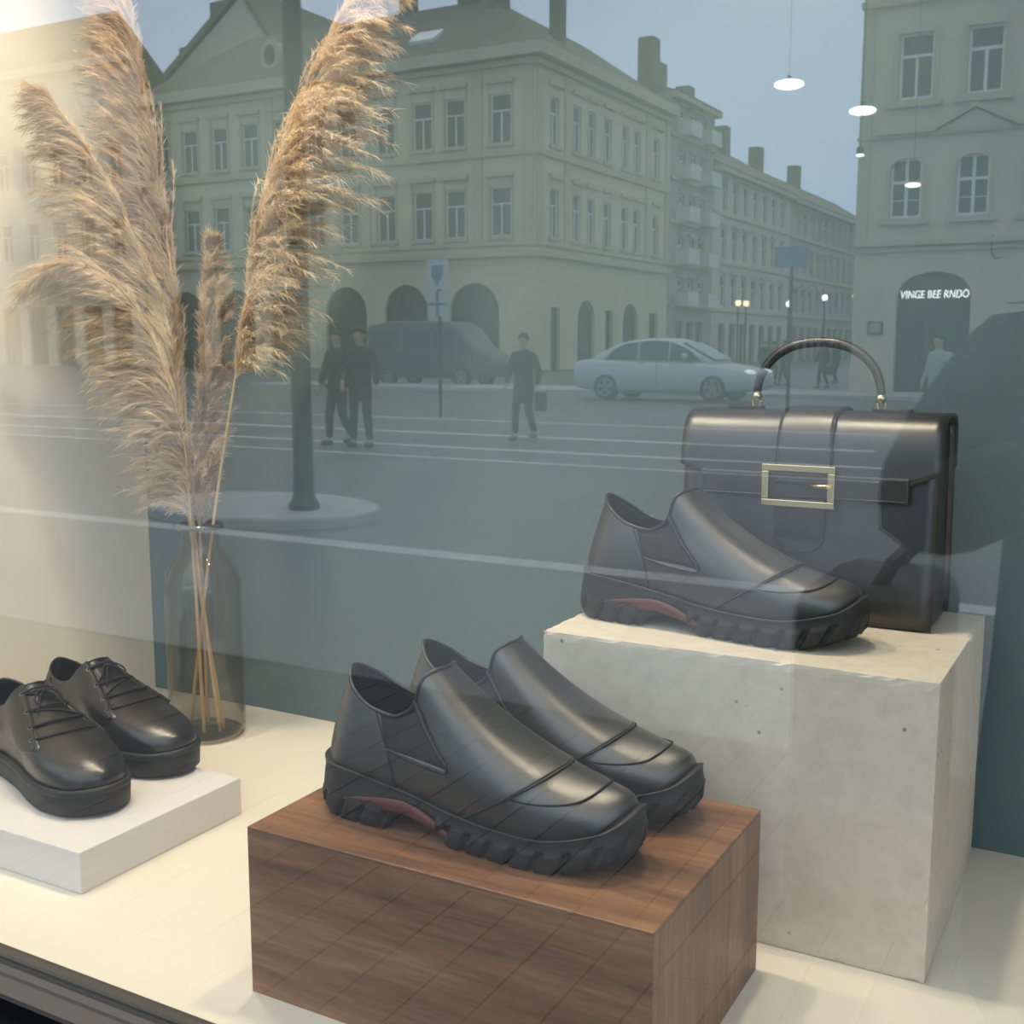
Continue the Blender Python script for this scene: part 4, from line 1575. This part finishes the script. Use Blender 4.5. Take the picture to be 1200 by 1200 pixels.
f.band(-14, 14, 3.4, 6)
f.row(-14, 14, 6, 9, [(u, 1.4) for u in us])
f.band(-14, 14, 9, 11)
f.row(-14, 14, 11, 14, [(u, 1.4) for u in us])
f.band(-14, 14, 14, 17)
for u in us:
    f.window(u, 1.4, 6, 3)
    f.window(u, 1.4, 11, 3)
    f.arch_fill(u, 1.8, 0, 3.4)
f.mould(-14, 14, 16.6, 17.2, 0.5)
f.done()
MB().prism([(-0.6, 17.0), (12, 17.0), (5.5, 22.5)], -14.0, 14.0, lambda p, q, a: (a, p, q)).build('roof', ROOF, e1, flip=True)

# right-hand building with the lit sign
b5 = sthing('arcade_building', 'beige building with arched windows, pediment and a lit shop sign', 'building', -8.5, 37.0)
f = Facade(b5, 'front', PLASTER_D)
W5 = 22.0
lo = [1.42 + 1.9 * i for i in range(11)]
up = [1.57 + 1.92 * i for i in range(11)]
dr = [(2.38 + 4.9 * i, 2.14) for i in range(4)]
f.row(0, W5, 0, 2.1 + H, dr)
e = 0
for uc, w in dr:
    f.w.box(e, uc - w / 2, -0.35, 0, 2.1 + H, 3.4 + H, f.fm)
    f.arch(uc, w, 2.1 + H, 3.4 + H, 0.72)
    f.arch_fill(uc, w, 0, 2.85 + H)
    e = uc + w / 2
f.w.box(e, W5, -0.35, 0, 2.1 + H, 3.4 + H, f.fm)
f.band(0, W5, 3.4 + H, 4.42 + H)
f.row(0, W5, 4.42 + H, 5.85 + H, [(u, 0.92) for u in lo])
e = 0
for u in lo:
    f.w.box(e, u - 0.46, -0.35, 0, 5.85 + H, 6.4 + H, f.fm)
    f.arch(u, 0.92, 5.85 + H, 6.4 + H, 0.32)
    e = u + 0.46
f.w.box(e, W5, -0.35, 0, 5.85 + H, 6.4 + H, f.fm)
f.band(0, W5, 6.4 + H, 7.87 + H)
f.row(0, W5, 7.87 + H, 9.75 + H, [(u, 0.98) for u in up])
f.band(0, W5, 9.75 + H, 12.4 + H)
for i, u in enumerate(lo):
    f.window(u, 0.92, 4.42 + H, 1.76, 'c')
    f.mould(u - 0.62, u - 0.5, 4.42 + H, 5.95 + H, 0.05)
    f.mould(u + 0.5, u + 0.62, 4.42 + H, 5.95 + H, 0.05)
    f.mould(u - 0.72, u + 0.72, 4.22 + H, 4.38 + H, 0.16)
    if i % 2:
        f.mo.prism([(u - 1.0, 6.85 + H), (u + 1.0, 6.85 + H), (u + 0.06, 7.38 + H), (u - 0.06, 7.38 + H)], -0.05, 0.14, lambda p, q, a: f.fm(p, a, q))
        f.mo.prism([(u - 1.15, 6.88 + H), (u, 7.45 + H), (u + 1.15, 6.88 + H), (u + 1.15, 7.0 + H), (u, 7.6 + H), (u - 1.15, 7.0 + H)], -0.05, 0.24, lambda p, q, a: f.fm(p, a, q))
    else:
        f.mould(u - 0.85, u + 0.85, 6.85 + H, 7.0 + H, 0.22)
for i, u in enumerate(up):
    f.window(u, 0.98, 7.87 + H, 1.88, 't')
    f.mould(u - 0.66, u - 0.53, 7.87 + H, 9.85 + H, 0.05)
    f.mould(u + 0.53, u + 0.66, 7.87 + H, 9.85 + H, 0.05)
    f.mould(u - 0.78, u + 0.78, 7.62 + H, 7.8 + H, 0.16)
for z0, z1, o in ((3.42, 3.52, 0.12), (3.6, 3.74, 0.22), (6.76, 6.86, 0.10), (10.55, 10.75, 0.15), (11.9, 12.5, 0.6)):
    f.mould(-0.05, W5, z0 + H, z1 + H, o)
f.mould(0.0, 0.35, 3.75 + H, 10.55 + H, 0.06)
f.done()
MB().box(0, 0.35, 0.35, 18, 0, 12.4 + H).build('side_wall', PLASTER_D, b5, flip=True)
MB().prism([(-0.7, 12.4 + H), (14, 12.4 + H), (6.5, 16 + H)], -0.3, W5, lambda p, q, a: (a, p, q)).build('roof', ROOF, b5, flip=True)
MB().tube([(3.95, -0.1, 3.8 + H), (3.95, -0.1, 3.3 + H), (4.1, -0.3, 3.1 + H), (4.3, -0.3, 3.15 + H)], 0.03, 6).build('lamp_bracket', IRON, b5, flip=True)
pb = MB().box(0.5, 0.95, -0.08, 0.02, 0.95 + H, 1.35 + H)
pb.build('menu_board', IRON, b5, flip=True)
MB().box(0.56, 0.89, -0.09, -0.079, 1.0 + H, 1.3 + H).build('menu_sheet', PLASTER_B, b5, flip=True)


def lettering(text, size, m, parent, name, at, mirrored_axis=True, shear=0.0, extr=0.02, width=None):
    cu = bpy.data.curves.new('lettering', 'FONT')
    cu.body = text
    cu.size = size
    cu.align_x = 'CENTER'
    cu.extrude = extr
    cu.shear = shear
    cu.space_character = 1.05
    tmp = bpy.data.objects.new('lettering', cu)
    COL.objects.link(tmp)
    dg = bpy.context.evaluated_depsgraph_get()
    me = bpy.data.meshes.new_from_object(tmp.evaluated_get(dg))
    bpy.data.objects.remove(tmp)
    co = np.array([v.co[:] for v in me.vertices])
    sc = width / (co[:, 0].max() - co[:, 0].min()) if width else 1.0
    q = MB()
    q.add([(x * sc + at[0], at[1] - z, y + at[2]) for x, y, z in co], [tuple(p.vertices) for p in me.polygons])
    bpy.data.meshes.remove(me)
    return q.build(name, m, parent, flip=True)


SIGN_LIT = mat('lit_sign_letters', (0.9, 0.95, 0.9), 0.5, emit=(0.92, 1.0, 0.94), estr=4.5)
lettering('VINGE BEE RNDO', 0.33, SIGN_LIT, b5, 'sign_lettering', (2.42, -0.10, 2.02 + H), shear=0.12, width=1.95)
MB().box(1.36, 3.40, -0.06, 0.02, 2.0 + H, 2.04 + H).build('sign_rail', IRON, b5, flip=True)

# ---- street furniture
pole = sthing('street_pole', 'dark round street pole with a flared foot on the pale traffic island', 'pole', -6.45, 7.85, GROUND + 0.04)
MB().lathe(catmull([(0.135, 0.0), (0.135, 0.04), (0.115, 0.08), (0.092, 0.16), (0.086, 0.6), (0.082, 3.0), (0.07, 7.2)], 4), 20).build('shaft', IRON, pole, smooth=True)
MB().box(-0.02, 1.6, -0.03, 0.03, 7.0, 7.08).build('arm', IRON, pole, flip=True)
BLUE = mat('sign_blue', (0.10, 0.16, 0.30), 0.6)
SIGNW = mat('sign_white', (0.48, 0.51, 0.54), 0.6)
ts = sthing('traffic_sign', 'white street sign with a blue pointed symbol over a blue-crossed panel', 'sign', -12.85, 20.0)
MB().tube([(0, 0.05, 0), (0, 0.05, 3.2)], 0.035, 8).build('post', IRON, ts, flip=True)
MB().box(-0.24, 0.24, -0.03, 0.0, 2.58, 3.17).build('upper_plate', SIGNW, ts, flip=True)
MB().prism([(-0.13, 3.05), (0.13, 3.05), (0.13, 2.85), (0.0, 2.66), (-0.13, 2.85)], -0.045, -0.03, lambda p, q, a: (p, a, q)).build('blue_symbol', BLUE, ts, flip=True)
MB().box(-0.24, 0.24, -0.03, 0.0, 2.04, 2.54).build('lower_plate', SIGNW, ts, flip=True)
MB().box(-0.025, 0.025, -0.045, -0.03, 2.04, 2.54).box(-0.24, 0.24, -0.046, -0.031, 2.26, 2.31).build('blue_cross', BLUE, ts, flip=True)
bs = sthing('direction_sign', 'blue rectangular direction sign on a thin post in the receding street', 'sign', -7.07, 25.0)
MB().tube([(0, 0.06, 0), (0, 0.06, 3.5)], 0.04, 8).build('post', IRON, bs, flip=True)
MB().box(-0.36, 0.36, -0.03, 0.02, 3.12, 3.56).build('blue_plate', BLUE, bs, flip=True)
GLOW = mat('street_lamp_glow', (1, 0.97, 0.88), 0.5, emit=(1.0, 0.96, 0.84), estr=7.0)
WIRE = mat('lamp_wire', (0.05, 0.05, 0.05), 0.6)
for (x, m, z, lab) in ((-4.64, 16.0, 4.087, 'glowing oval street lamp hung against the open sky'), (-3.193, 14.0, 3.27, 'glowing oval street lamp hung at the upper corner of the beige building'),
                       (-2.226, 12.0, 2.146, 'small glowing street lamp hung in front of an arched window'), (-2.287, 10.0, 2.155, 'faintest small street lamp hung between the corner lamp and the arched window')):
    sz = {16.0: 0.20, 14.0: 0.155, 12.0: 0.075, 10.0: 0.034}[m]
    t = sthing('hanging_lamp', lab, 'lamp', x, m, z, 'hanging street lamps')
    MB().ellipsoid((0, 0, 0), (sz, sz, sz * 0.30), 28, 10).build('diffuser', GLOW, t, smooth=True)
    MB().lathe([(0.03, sz * 0.29), (0.03, sz * 0.29 + 0.05), (0.012, sz * 0.29 + 0.06)], 12).build('cap', IRON, t)
    MB().tube([(0, 0, 0.06), (0, 0, 7.0 - z)], 0.003, 5).build('cord', WIRE, t)
    o = MB().tube([(-9.5, SY(m), 7.35), (x, SY(m), 7.0), (3, SY(m), 7.35)], 0.004, 5).build('span_wire', WIRE)
    tag(o, {16.0: 'thin overhead wire carrying the lamp against the open sky', 14.0: 'thin overhead wire carrying the lamp at the corner of the beige building', 12.0: 'thin overhead wire carrying the small lamp before the arched window', 10.0: 'thin overhead wire carrying the faintest of the street lamps'}[m], 'wire')
for (px, m, z, lab, c) in ((-20.4, 62, 2.75, 'warm yellow lamp globe, left one of a close pair above the car', (1, .8, .45)), (-19.95, 62, 2.72, 'small orange lamp globe, right one of a close pair above the car', (1, .7, .35)),
                           (-17.6, 62, 2.65, 'white lamp globe shining over the car bonnet', (.95, 1, .95)), (-15.7, 62, 2.95, 'cold white lamp globe beside the blue sign post', (.9, 1, 1)), (-14.1, 62, 3.0, 'yellow lamp globe just right of the blue sign', (1, .85, .5))):
    t = sthing('lamp_post', lab, 'lamp', px, m, GROUND, 'lit lamp globes along the street')
    MB().tube([(0, 0, 0), (0, 0, z + H)], 0.05, 7).build('post', IRON, t)
    MB().ellipsoid((0, 0, z + H + 0.16), (0.17, 0.17, 0.17), 12, 8).build('globe', mat('globe_%d' % int(px * 10), (1, 1, 1), 0.5, emit=c, estr=5), t, smooth=True)

# ---- car
def loft(stations, n=20):
    """Stations (x, half width, z low, z high, roundness) swept into a closed body."""
    G = []
    for x, w, z0, z1, k in stations:
        ring = []
        for i in range(n):
            a = 2 * PI * i / n
            c_, s_ = math.cos(a), math.sin(a)
            ring.append((x, w * math.copysign(abs(c_) ** k, c_), (z0 + z1) / 2 + (z1 - z0) / 2 * math.copysign(abs(s_) ** k, s_)))
        G.append(ring)
    mb = MB().grid(G, closed_v=True)
    mb.f.append(tuple(range(n)))
    mb.f.append(tuple((len(G) - 1) * n + i for i in range(n)))
    return mb


SILVER = mat('silver_blue_paint', (0.42, 0.46, 0.51), 0.30, metal=0.35)
TYRE = mat('tyre', (0.02, 0.02, 0.02), 0.8)
RIM = mat('alloy_rim', (0.25, 0.26, 0.27), 0.35, metal=0.8)
CARGLASS = mat('car_glass', (0.03, 0.035, 0.04), 0.08, spec=0.8)


def wheel(parent, x, y, r, w):
    t = MB().lathe([(r * 0.62, -w / 2), (r * 0.92, -w / 2), (r, -w / 3), (r, w / 3), (r * 0.92, w / 2), (r * 0.62, w / 2)], 28, capb=True, capt=True)
    t.v = [(x + a, y + c, r + b) for a, b, c in t.v]
    o = t.build('wheel', TYRE, parent, smooth=False, flip=True)
    q = MB()
    for s in (-1, 1):
        for k in range(5):
            a = 2 * PI * k / 5
            q.prism([(-0.035, 0.02), (0.035, 0.02), (0.05, r * 0.62), (-0.05, r * 0.62)], 0, 0.02,
                    lambda p, h, d, a=a, s=s: (x + p * math.cos(a) - h * math.sin(a), y + s * (w / 2 + d), r + p * math.sin(a) + h * math.cos(a)))
        ring = [(x + r * 0.62 * math.cos(a), y + s * w / 2, r + r * 0.62 * math.sin(a)) for a in np.linspace(0, 2 * PI, 24, endpoint=False)]
        q.tube(ring, 0.025, 5, closed=True)
    q.build('rim', RIM, o, flip=True)


def sedan(x, m):
    c = sthing('car', 'silver-blue saloon car driving right across the reflected street', 'car', x, m, GROUND - 0.06)
    k = 1.0
    L = 2.45
    low = [(-2.42, .60, .50, .84, .35), (-2.36, .78, .34, .96, .3), (-2.1, .88, .26, 1.01, .26), (-1.5, .92, .22, 1.02, .24), (0, .93, .20, .98, .22), (1.1, .93, .20, .96, .24), (1.75, .91, .22, 0.89, .28), (2.2, .85, .26, .80, .32), (2.42, .72, .32, .70, .36), (2.5, .5, .40, .60, .4)]
    xs = np.array(low)
    fine = catmull(xs, 5)
    loft([tuple(r) for r in fine], 28).build('body', SILVER, c, smooth=True, flip=True)
    top = [(-2.0, .66, 0.85, 1.02, .3), (-1.55, .71, 0.85, 1.25, .3), (-1.0, .73, 0.85, 1.46, .3), (-0.2, .74, 0.85, 1.54, .3), (0.35, .73, 0.85, 1.49, .3), (0.95, .71, 0.85, 1.22, .3), (1.4, .68, 0.85, 0.97, .3)]
    loft([tuple(r) for r in catmull(np.array(top), 5)], 28).build('cabin', SILVER, c, smooth=True, flip=True)
    for s in (-1, 1):
        for poly in ([(-1.50, 1.02), (-0.62, 1.01), (-0.60, 1.44), (-0.92, 1.41), (-1.28, 1.24)], [(-0.56, 1.01), (0.18, 1.0), (0.22, 1.45), (-0.15, 1.48), (-0.54, 1.45)], [(0.24, 1.0), (1.08, 0.98), (0.72, 1.27), (0.28, 1.44)]):
            MB().prism(poly, 0.69, 0.765, lambda p, q, a, s=s: (p, s * (a - 0.02 * max(0, (q - 1.2)) / 0.3), q)).build('side_window', CARGLASS, c, flip=True)
        MB().ellipsoid((0.72, s * 0.98, 1.10), (.09, .11, .08), 10, 6).build('wing_mirror', SILVER, c, smooth=True, flip=True)
        MB().ellipsoid((2.22, s * 0.66, 0.72), (.20, .17, .075), 10, 6).build('headlight', mat('headlight', (0.8, 0.85, 0.9), 0.1, emit=(1, 1, 1), estr=1.5), c, smooth=True, flip=True)
        for hx in (-0.45, 0.40):
            MB().box(hx - 0.1, hx + 0.1, s * 0.925 - 0.02, s * 0.925 + 0.02, 0.93, 0.96).build('door_handle', SILVER, c, flip=True)
        MB().tube([(-0.02, s * 0.928, .35), (-0.02, s * 0.936, .8), (-0.05, s * 0.90, 1.05)], 0.008, 4).build('door_gap', IRON, c, flip=True)
    MB().add([(0.58, -.62, 1.44), (0.58, .62, 1.44), (1.38, .66, 1.03), (1.38, -.66, 1.03), (0.54, -.62, 1.38), (0.54, .62, 1.38), (1.33, .66, 0.98), (1.33, -.66, 0.98)], [(0, 1, 2, 3), (4, 7, 6, 5), (0, 3, 7, 4), (1, 5, 6, 2), (0, 4, 5, 1), (3, 2, 6, 7)]).build('windscreen', CARGLASS, c, flip=True)
    for s in (-1, 1):
        wheel(c, -1.42, s * 0.82, 0.335, 0.22)
        wheel(c, 1.42, s * 0.82, 0.335, 0.22)
    return c


car = sedan(-11.95, 30.6)
car.scale = (1.10, 1.10, 1.12)
van = sthing('dark_van', 'dark van passing behind the walkers on the reflected street', 'van', -24.2, 37.5, GROUND - 0.06)
VAN = mat('dark_van_paint', (0.055, 0.07, 0.08), 0.4)
loft([(-2.6, .8, .5, 1.6, .3), (-2.5, .95, .35, 2.3, .22), (-1.5, 1.0, .3, 2.45, .2), (1.0, 1.0, .3, 2.42, .2), (1.5, .98, .3, 2.2, .22), (2.1, .96, .3, 1.5, .25), (2.7, .9, .35, 1.2, .3), (2.8, .7, .45, .9, .35)], 28).build('body', VAN, van, smooth=True, flip=True)
for s in (-1, 1):
    for x0, x1 in ((-2.2, -1.0), (-0.85, 0.35), (0.5, 1.4)):
        MB().box(x0, x1, s * 0.985 - 0.02, s * 0.985 + 0.02, 1.45, 2.05).build('side_window', CARGLASS, van, flip=True)
    wheel(van, -1.6, s * 0.86, 0.36, 0.24)
    wheel(van, 1.7, s * 0.86, 0.36, 0.24)
    MB().ellipsoid((2.62, s * .6, .85), (.14, .16, .1), 10, 6).build('headlight', mat('headlight', (0.8, 0.85, 0.9), 0.1), van, smooth=True, flip=True)

# ---- people
SKIN = mat('skin', (0.45, 0.30, 0.23), 0.6)


def skin_mesh(name, verts, edges, radii, m, sub=1):
    """A surface grown round a skeleton: one radius pair per joint."""
    me = bpy.data.meshes.new(name)
    me.from_pydata([tuple(v) for v in verts], edges, [])
    o = bpy.data.objects.new(name, me)
    COL.objects.link(o)
    sk = o.modifiers.new('skin', 'SKIN')
    sk.use_smooth_shade = True
    for i, r in enumerate(radii):
        me.skin_vertices[0].data[i].radius = r if hasattr(r, '__len__') else (r, r)
    me.skin_vertices[0].data[0].use_root = True
    ss = o.modifiers.new('sub', 'SUBSURF')
    ss.levels = sub
    ss.render_levels = sub
    dg = bpy.context.evaluated_depsgraph_get()
    out = bpy.data.meshes.new_from_object(o.evaluated_get(dg))
    bpy.data.objects.remove(o)
    bpy.data.meshes.remove(me)
    out.name = name
    out.materials.clear()
    out.materials.append(m)
    return out


def person(label, loc, heading, height, J, coat, trousers, hair_c, hem=0.62, group=None, coat_w=1.0, flare=1.0):
    """J: joints of a 1.75 m figure (x right, y forward, z up); 'el','wr' and 'hd' per side L/R, 'kn','an' per side."""
    root = thing('person', label, 'person', loc, heading, group)
    s = height / 1.75
    V, E, Rr = [], [], []

    def add(p, r, par=None):
        V.append(Vector(p) * s)
        Rr.append((r[0] * s, r[1] * s) if hasattr(r, '__len__') else r * s)
        if par is not None:
            E.append((par, len(V) - 1))
        return len(V) - 1
    pel = add((0, 0, .95), (.145, .10))
    sp = add((0, .005, 1.12), (.125, .09), pel)
    ch = add((0, .0, 1.32), (.15, .10), sp)
    nb = add((0, -.01, 1.46), (.07, .065), ch)
    nk = add((0, .005, 1.52), .052, nb)
    hx, hy, hz = J.get('head', (0, .02, 1.64))
    jaw = add((hx * .6, hy, hz - .065), (.060, .070), nk)
    hd = add((hx, hy - .008, hz), (.074, .092), jaw)
    add((hx, hy - .012, hz + .065), (.062, .076), hd)
    nose = add((hx, hy + .098, hz - .015), .012, hd)
    for sd, q in (('L', -1), ('R', 1)):
        sh = add((q * .17, -.01, 1.41), .062, ch)
        el = add(J['el' + sd], .043, sh)
        wr = add(J['wr' + sd], .027, el)
        d = (Vector(J['hd' + sd])).normalized()
        palm = add(Vector(J['wr' + sd]) + d * .05, (.034, .020), wr)
        up = Vector((0, 0, 1)) if abs(d.z) < .7 else Vector((0, 1, 0))
        lat = d.cross(up).normalized()
        nrm = lat.cross(d).normalized()
        P = Vector(J['wr' + sd])
        for i, (o_, ln) in enumerate(((-.028, .060), (-.010, .072), (.009, .068), (.027, .054))):
            a = add(P + d * .092 + lat * o_, .0088, palm)
            b = add(P + d * (.092 + ln * .5) + lat * o_ - nrm * .006, .0082, a)
            add(P + d * (.092 + ln * .92) + lat * o_ - nrm * .024, .0070, b)
        t1 = add(P + d * .050 - lat * .040 - nrm * .006, .0105, palm)
        add(P + d * .088 - lat * .052 - nrm * .016, .0085, t1)
        hp = add((q * .09, 0, .90), .085, pel)
        kn = add(J['kn' + sd], .055, hp)
        an = add(J['an' + sd], .038, kn)
        add(Vector(J['an' + sd]) + Vector((0, .12, -.045)), (.036, .028), an)
    put('body', skin_mesh('body', V, E, Rr, SKIN, 1), root)
    # coat
    V, E, Rr = [], [], []
    cw = coat_w
    c0 = add((0, 0, 1.30), (.195 * cw, .135 * cw))
    c1 = add((0, 0, 1.43), (.135 * cw, .105 * cw), c0)
    add((0, -.012, 1.50), (.082, .078), c1)
    c2 = add((0, .0, 1.10), (.18 * cw, .13 * cw), c0)
    c3 = add((0, .0, .90), (.20 * cw * (1 + (flare - 1) * .6), .145 * cw), c2)
    add((0, .0, hem), (.215 * cw * flare, .155 * cw), c3)
    for sd, q in (('L', -1), ('R', 1)):
        sh = add((q * .185 * cw, -.01, 1.395), .085 * cw, c0)
        el = add(J['el' + sd], .070 * cw, sh)
        w_ = Vector(J['wr' + sd])
        add(w_ + (Vector(J['el' + sd]) - w_) * .12, .048 * cw, el)
    put('coat', skin_mesh('coat', V, E, Rr, coat, 1), root)
    # trousers
    V, E, Rr = [], [], []
    p0 = add((0, 0, .97), (.155, .115))
    for sd, q in (('L', -1), ('R', 1)):
        a = add((q * .095, 0, .86), .098, p0)
        b = add(J['kn' + sd], .072, a)
        add(Vector(J['an' + sd]) + Vector((0, -.005, .02)), .055, b)
    put('trousers', skin_mesh('trousers', V, E, Rr, trousers, 1), root)
    for sd in 'LR':
        a = Vector(J['an' + sd]) * s
        MB().ellipsoid((a.x, a.y + .05 * s, a.z - .035 * s), (.05 * s, .14 * s, .045 * s), 12, 8).build('shoe', IRON, root, smooth=True)
    hm = MB()
    G = []
    for i in range(8):
        th = PI * 0.52 * i / 7
        row = []
        for j in range(16):
            a = 2 * PI * j / 16
            back = 0.5 - 0.5 * math.sin(a)
            th2 = th * (0.62 + 0.62 * back)
            row.append(((hx + .090 * math.sin(th2) * math.cos(a)) * s, (hy - .012 + .112 * math.sin(th2) * math.sin(a)) * s, (hz + .025 + .112 * math.cos(th2)) * s))
        G.append(row)
    hm.grid(G, closed_v=True)
    hm.build('hair', hair_c, root, smooth=True)
    for q in (-1, 1):
        MB().ellipsoid(((hx + q * .078) * s, (hy - .01) * s, (hz - .01) * s), (.012 * s, .022 * s, .034 * s), 8, 6).build('ear', SKIN, root, smooth=True)
        MB().ellipsoid(((hx + q * .032) * s, (hy + .082) * s, (hz + .012) * s), (.012 * s, .008 * s, .007 * s), 8, 6).build('eye', IRON, root, smooth=True)
    MB().ellipsoid((hx * s, (hy + .083) * s, (hz - .055) * s), (.026 * s, .009 * s, .007 * s), 10, 6).build('mouth', mat('lips', (0.35, 0.14, 0.12), 0.5), root, smooth=True)
    return root


DARKCOAT = mat('dark_coat', (0.020, 0.022, 0.024), 0.8)
GREYCOAT = mat('grey_coat', (0.30, 0.33, 0.35), 0.8)
BROWNCOAT = mat('brown_coat', (0.035, 0.03, 0.026), 0.8)
JEANS = mat('dark_jeans', (0.018, 0.021, 0.026), 0.8)
HAIR = mat('dark_hair', (0.025, 0.020, 0.016), 0.6)
WALK = dict(elL=(-.25, .04, 1.12), wrL=(-.25, .16, .90), hdL=(0, .25, -1), elR=(.25, -.06, 1.12), wrR=(.25, .02, .88), hdR=(0, .1, -1), knL=(-.10, .10, .50), anL=(-.10, .12, .08), knR=(.11, .04, .50), anR=(.12, -.16, .10))
STAND = dict(elL=(-.27, -.03, 1.12), wrL=(-.22, .14, .95), hdL=(.3, .5, -.8), elR=(.27, -.03, 1.12), wrR=(.27, .06, .88), hdR=(0, .15, -1), knL=(-.11, .03, .50), anL=(-.13, 0, .08), knR=(.11, .02, .50), anR=(.13, -.02, .08))
RG = GROUND - 0.06
w1 = person('lone person in a dark knee-length coat walking across the reflected street', (-8.895, SY(16.35), RG), rad(0), 1.70, WALK, DARKCOAT, JEANS, HAIR, hem=0.58)
MB().box(.24, .40, -.05, .09, .48, .78).build('bag', IRON, w1, bevel=0.02)
person('left person of the dark-coated pair walking side by side', (-10.95, SY(14.2), RG), rad(10), 1.74, WALK, BROWNCOAT, JEANS, HAIR, hem=0.68)
person('right person of the dark-coated pair walking side by side', (-10.38, SY(14.0), RG), rad(-8), 1.78, STAND, DARKCOAT, JEANS, HAIR, hem=0.66)
p4 = person('person in a pale grey coat standing near the lit shop arch', (-3.25, SY(20.5), RG), rad(40), 1.70, STAND, GREYCOAT, JEANS, HAIR, hem=0.62)
MB().ellipsoid((0, -.20, 1.22), (.15, .10, .20), 14, 10).build('backpack', GREYCOAT, p4, smooth=True)
crowd = ((-19.2, 46, 0.3, 'farthest left walker of the small crowd behind the car'), (-18.0, 49, 2.6, 'second walker from the left in the crowd behind the car'), (-16.6, 45, 1.2, 'walker in the crowd above the car bonnet'), (-15.2, 50, 0.2, 'walker left of the blue sign post'),
         (-13.9, 47, 2.9, 'walker just left of the handbag handle in the far crowd'), (-12.6, 44, 0.9, 'walker seen through the top of the handbag handle'), (-11.6, 48, 2.0, 'walker at the corner of the beige building'), (-10.6, 42, 0.5, 'walker nearest the beige building corner, under its menu board'))
for x, m, a, lab in crowd:
    c = copy_tree(w1)
    c.location = (x, SY(m), RG)
    c.rotation_euler.z = a
    c['label'] = lab
    c['group'] = 'far pedestrians in the street'
# the photographer: stands before the glass, phone raised to the lens position
PX, PY, PZ = 0.035, -0.31, GROUND
hgt = 1.78
k = 1.75 / hgt


def J_(x, y, z):
    return ((x - PX) * k, (y - PY) * k, (z - PZ) * k)


PH = dict(head=(0.05, 0.03, 1.64), elL=J_(-0.275, -0.21, 0.36), wrL=J_(-0.085, -0.150, 0.470), hdL=(.50, .40, .70), elR=J_(0.30, -0.22, 0.40), wrR=J_(0.175, -0.165, 0.470), hdR=(-.62, .40, .62),
          knL=(-.12, .02, .50), anL=(-.14, 0, .08), knR=(.12, .02, .50), anR=(.14, 0, .08))
ph = person('photographer in a bulky dark coat holding up a phone before the shop window', (PX, PY, PZ), 0.0, hgt, PH, DARKCOAT, JEANS, HAIR, hem=0.40, coat_w=1.20, flare=1.0)
col = MB()
col.tube([(0.13 * math.cos(a), -0.01 + 0.115 * math.sin(a), 1.50) for a in np.linspace(0, 2 * PI, 24, endpoint=False)], 0.042, 8, closed=True)
col.build('fur_collar', mat('grey_fur', (0.10, 0.095, 0.09), 0.9), ph, smooth=True)
phone = MB().box(-0.020, 0.058, -0.046, -0.038, 0.475, 0.615).build('phone', IRON, bevel=0.003)
tag(phone, 'dark phone held up by the photographer', 'phone')
sbag = MB().box(-0.095, 0.095, -0.15, 0.15, -0.50, 0.0).build('shoulder_bag', IRON, bevel=0.04, loc=(-0.335, -0.33, 0.272))
MB().tube([(0.0, -0.09, -0.03), (0.02, -0.10, 0.03), (0.05, -0.05, 0.055), (0.05, 0.02, 0.05), (0.03, 0.07, 0.03), (0.0, 0.08, -0.03)], 0.012, 6).build('strap', IRON, sbag)
tag(sbag, 'dark shoulder bag hanging at the photographer\'s left hip', 'bag')
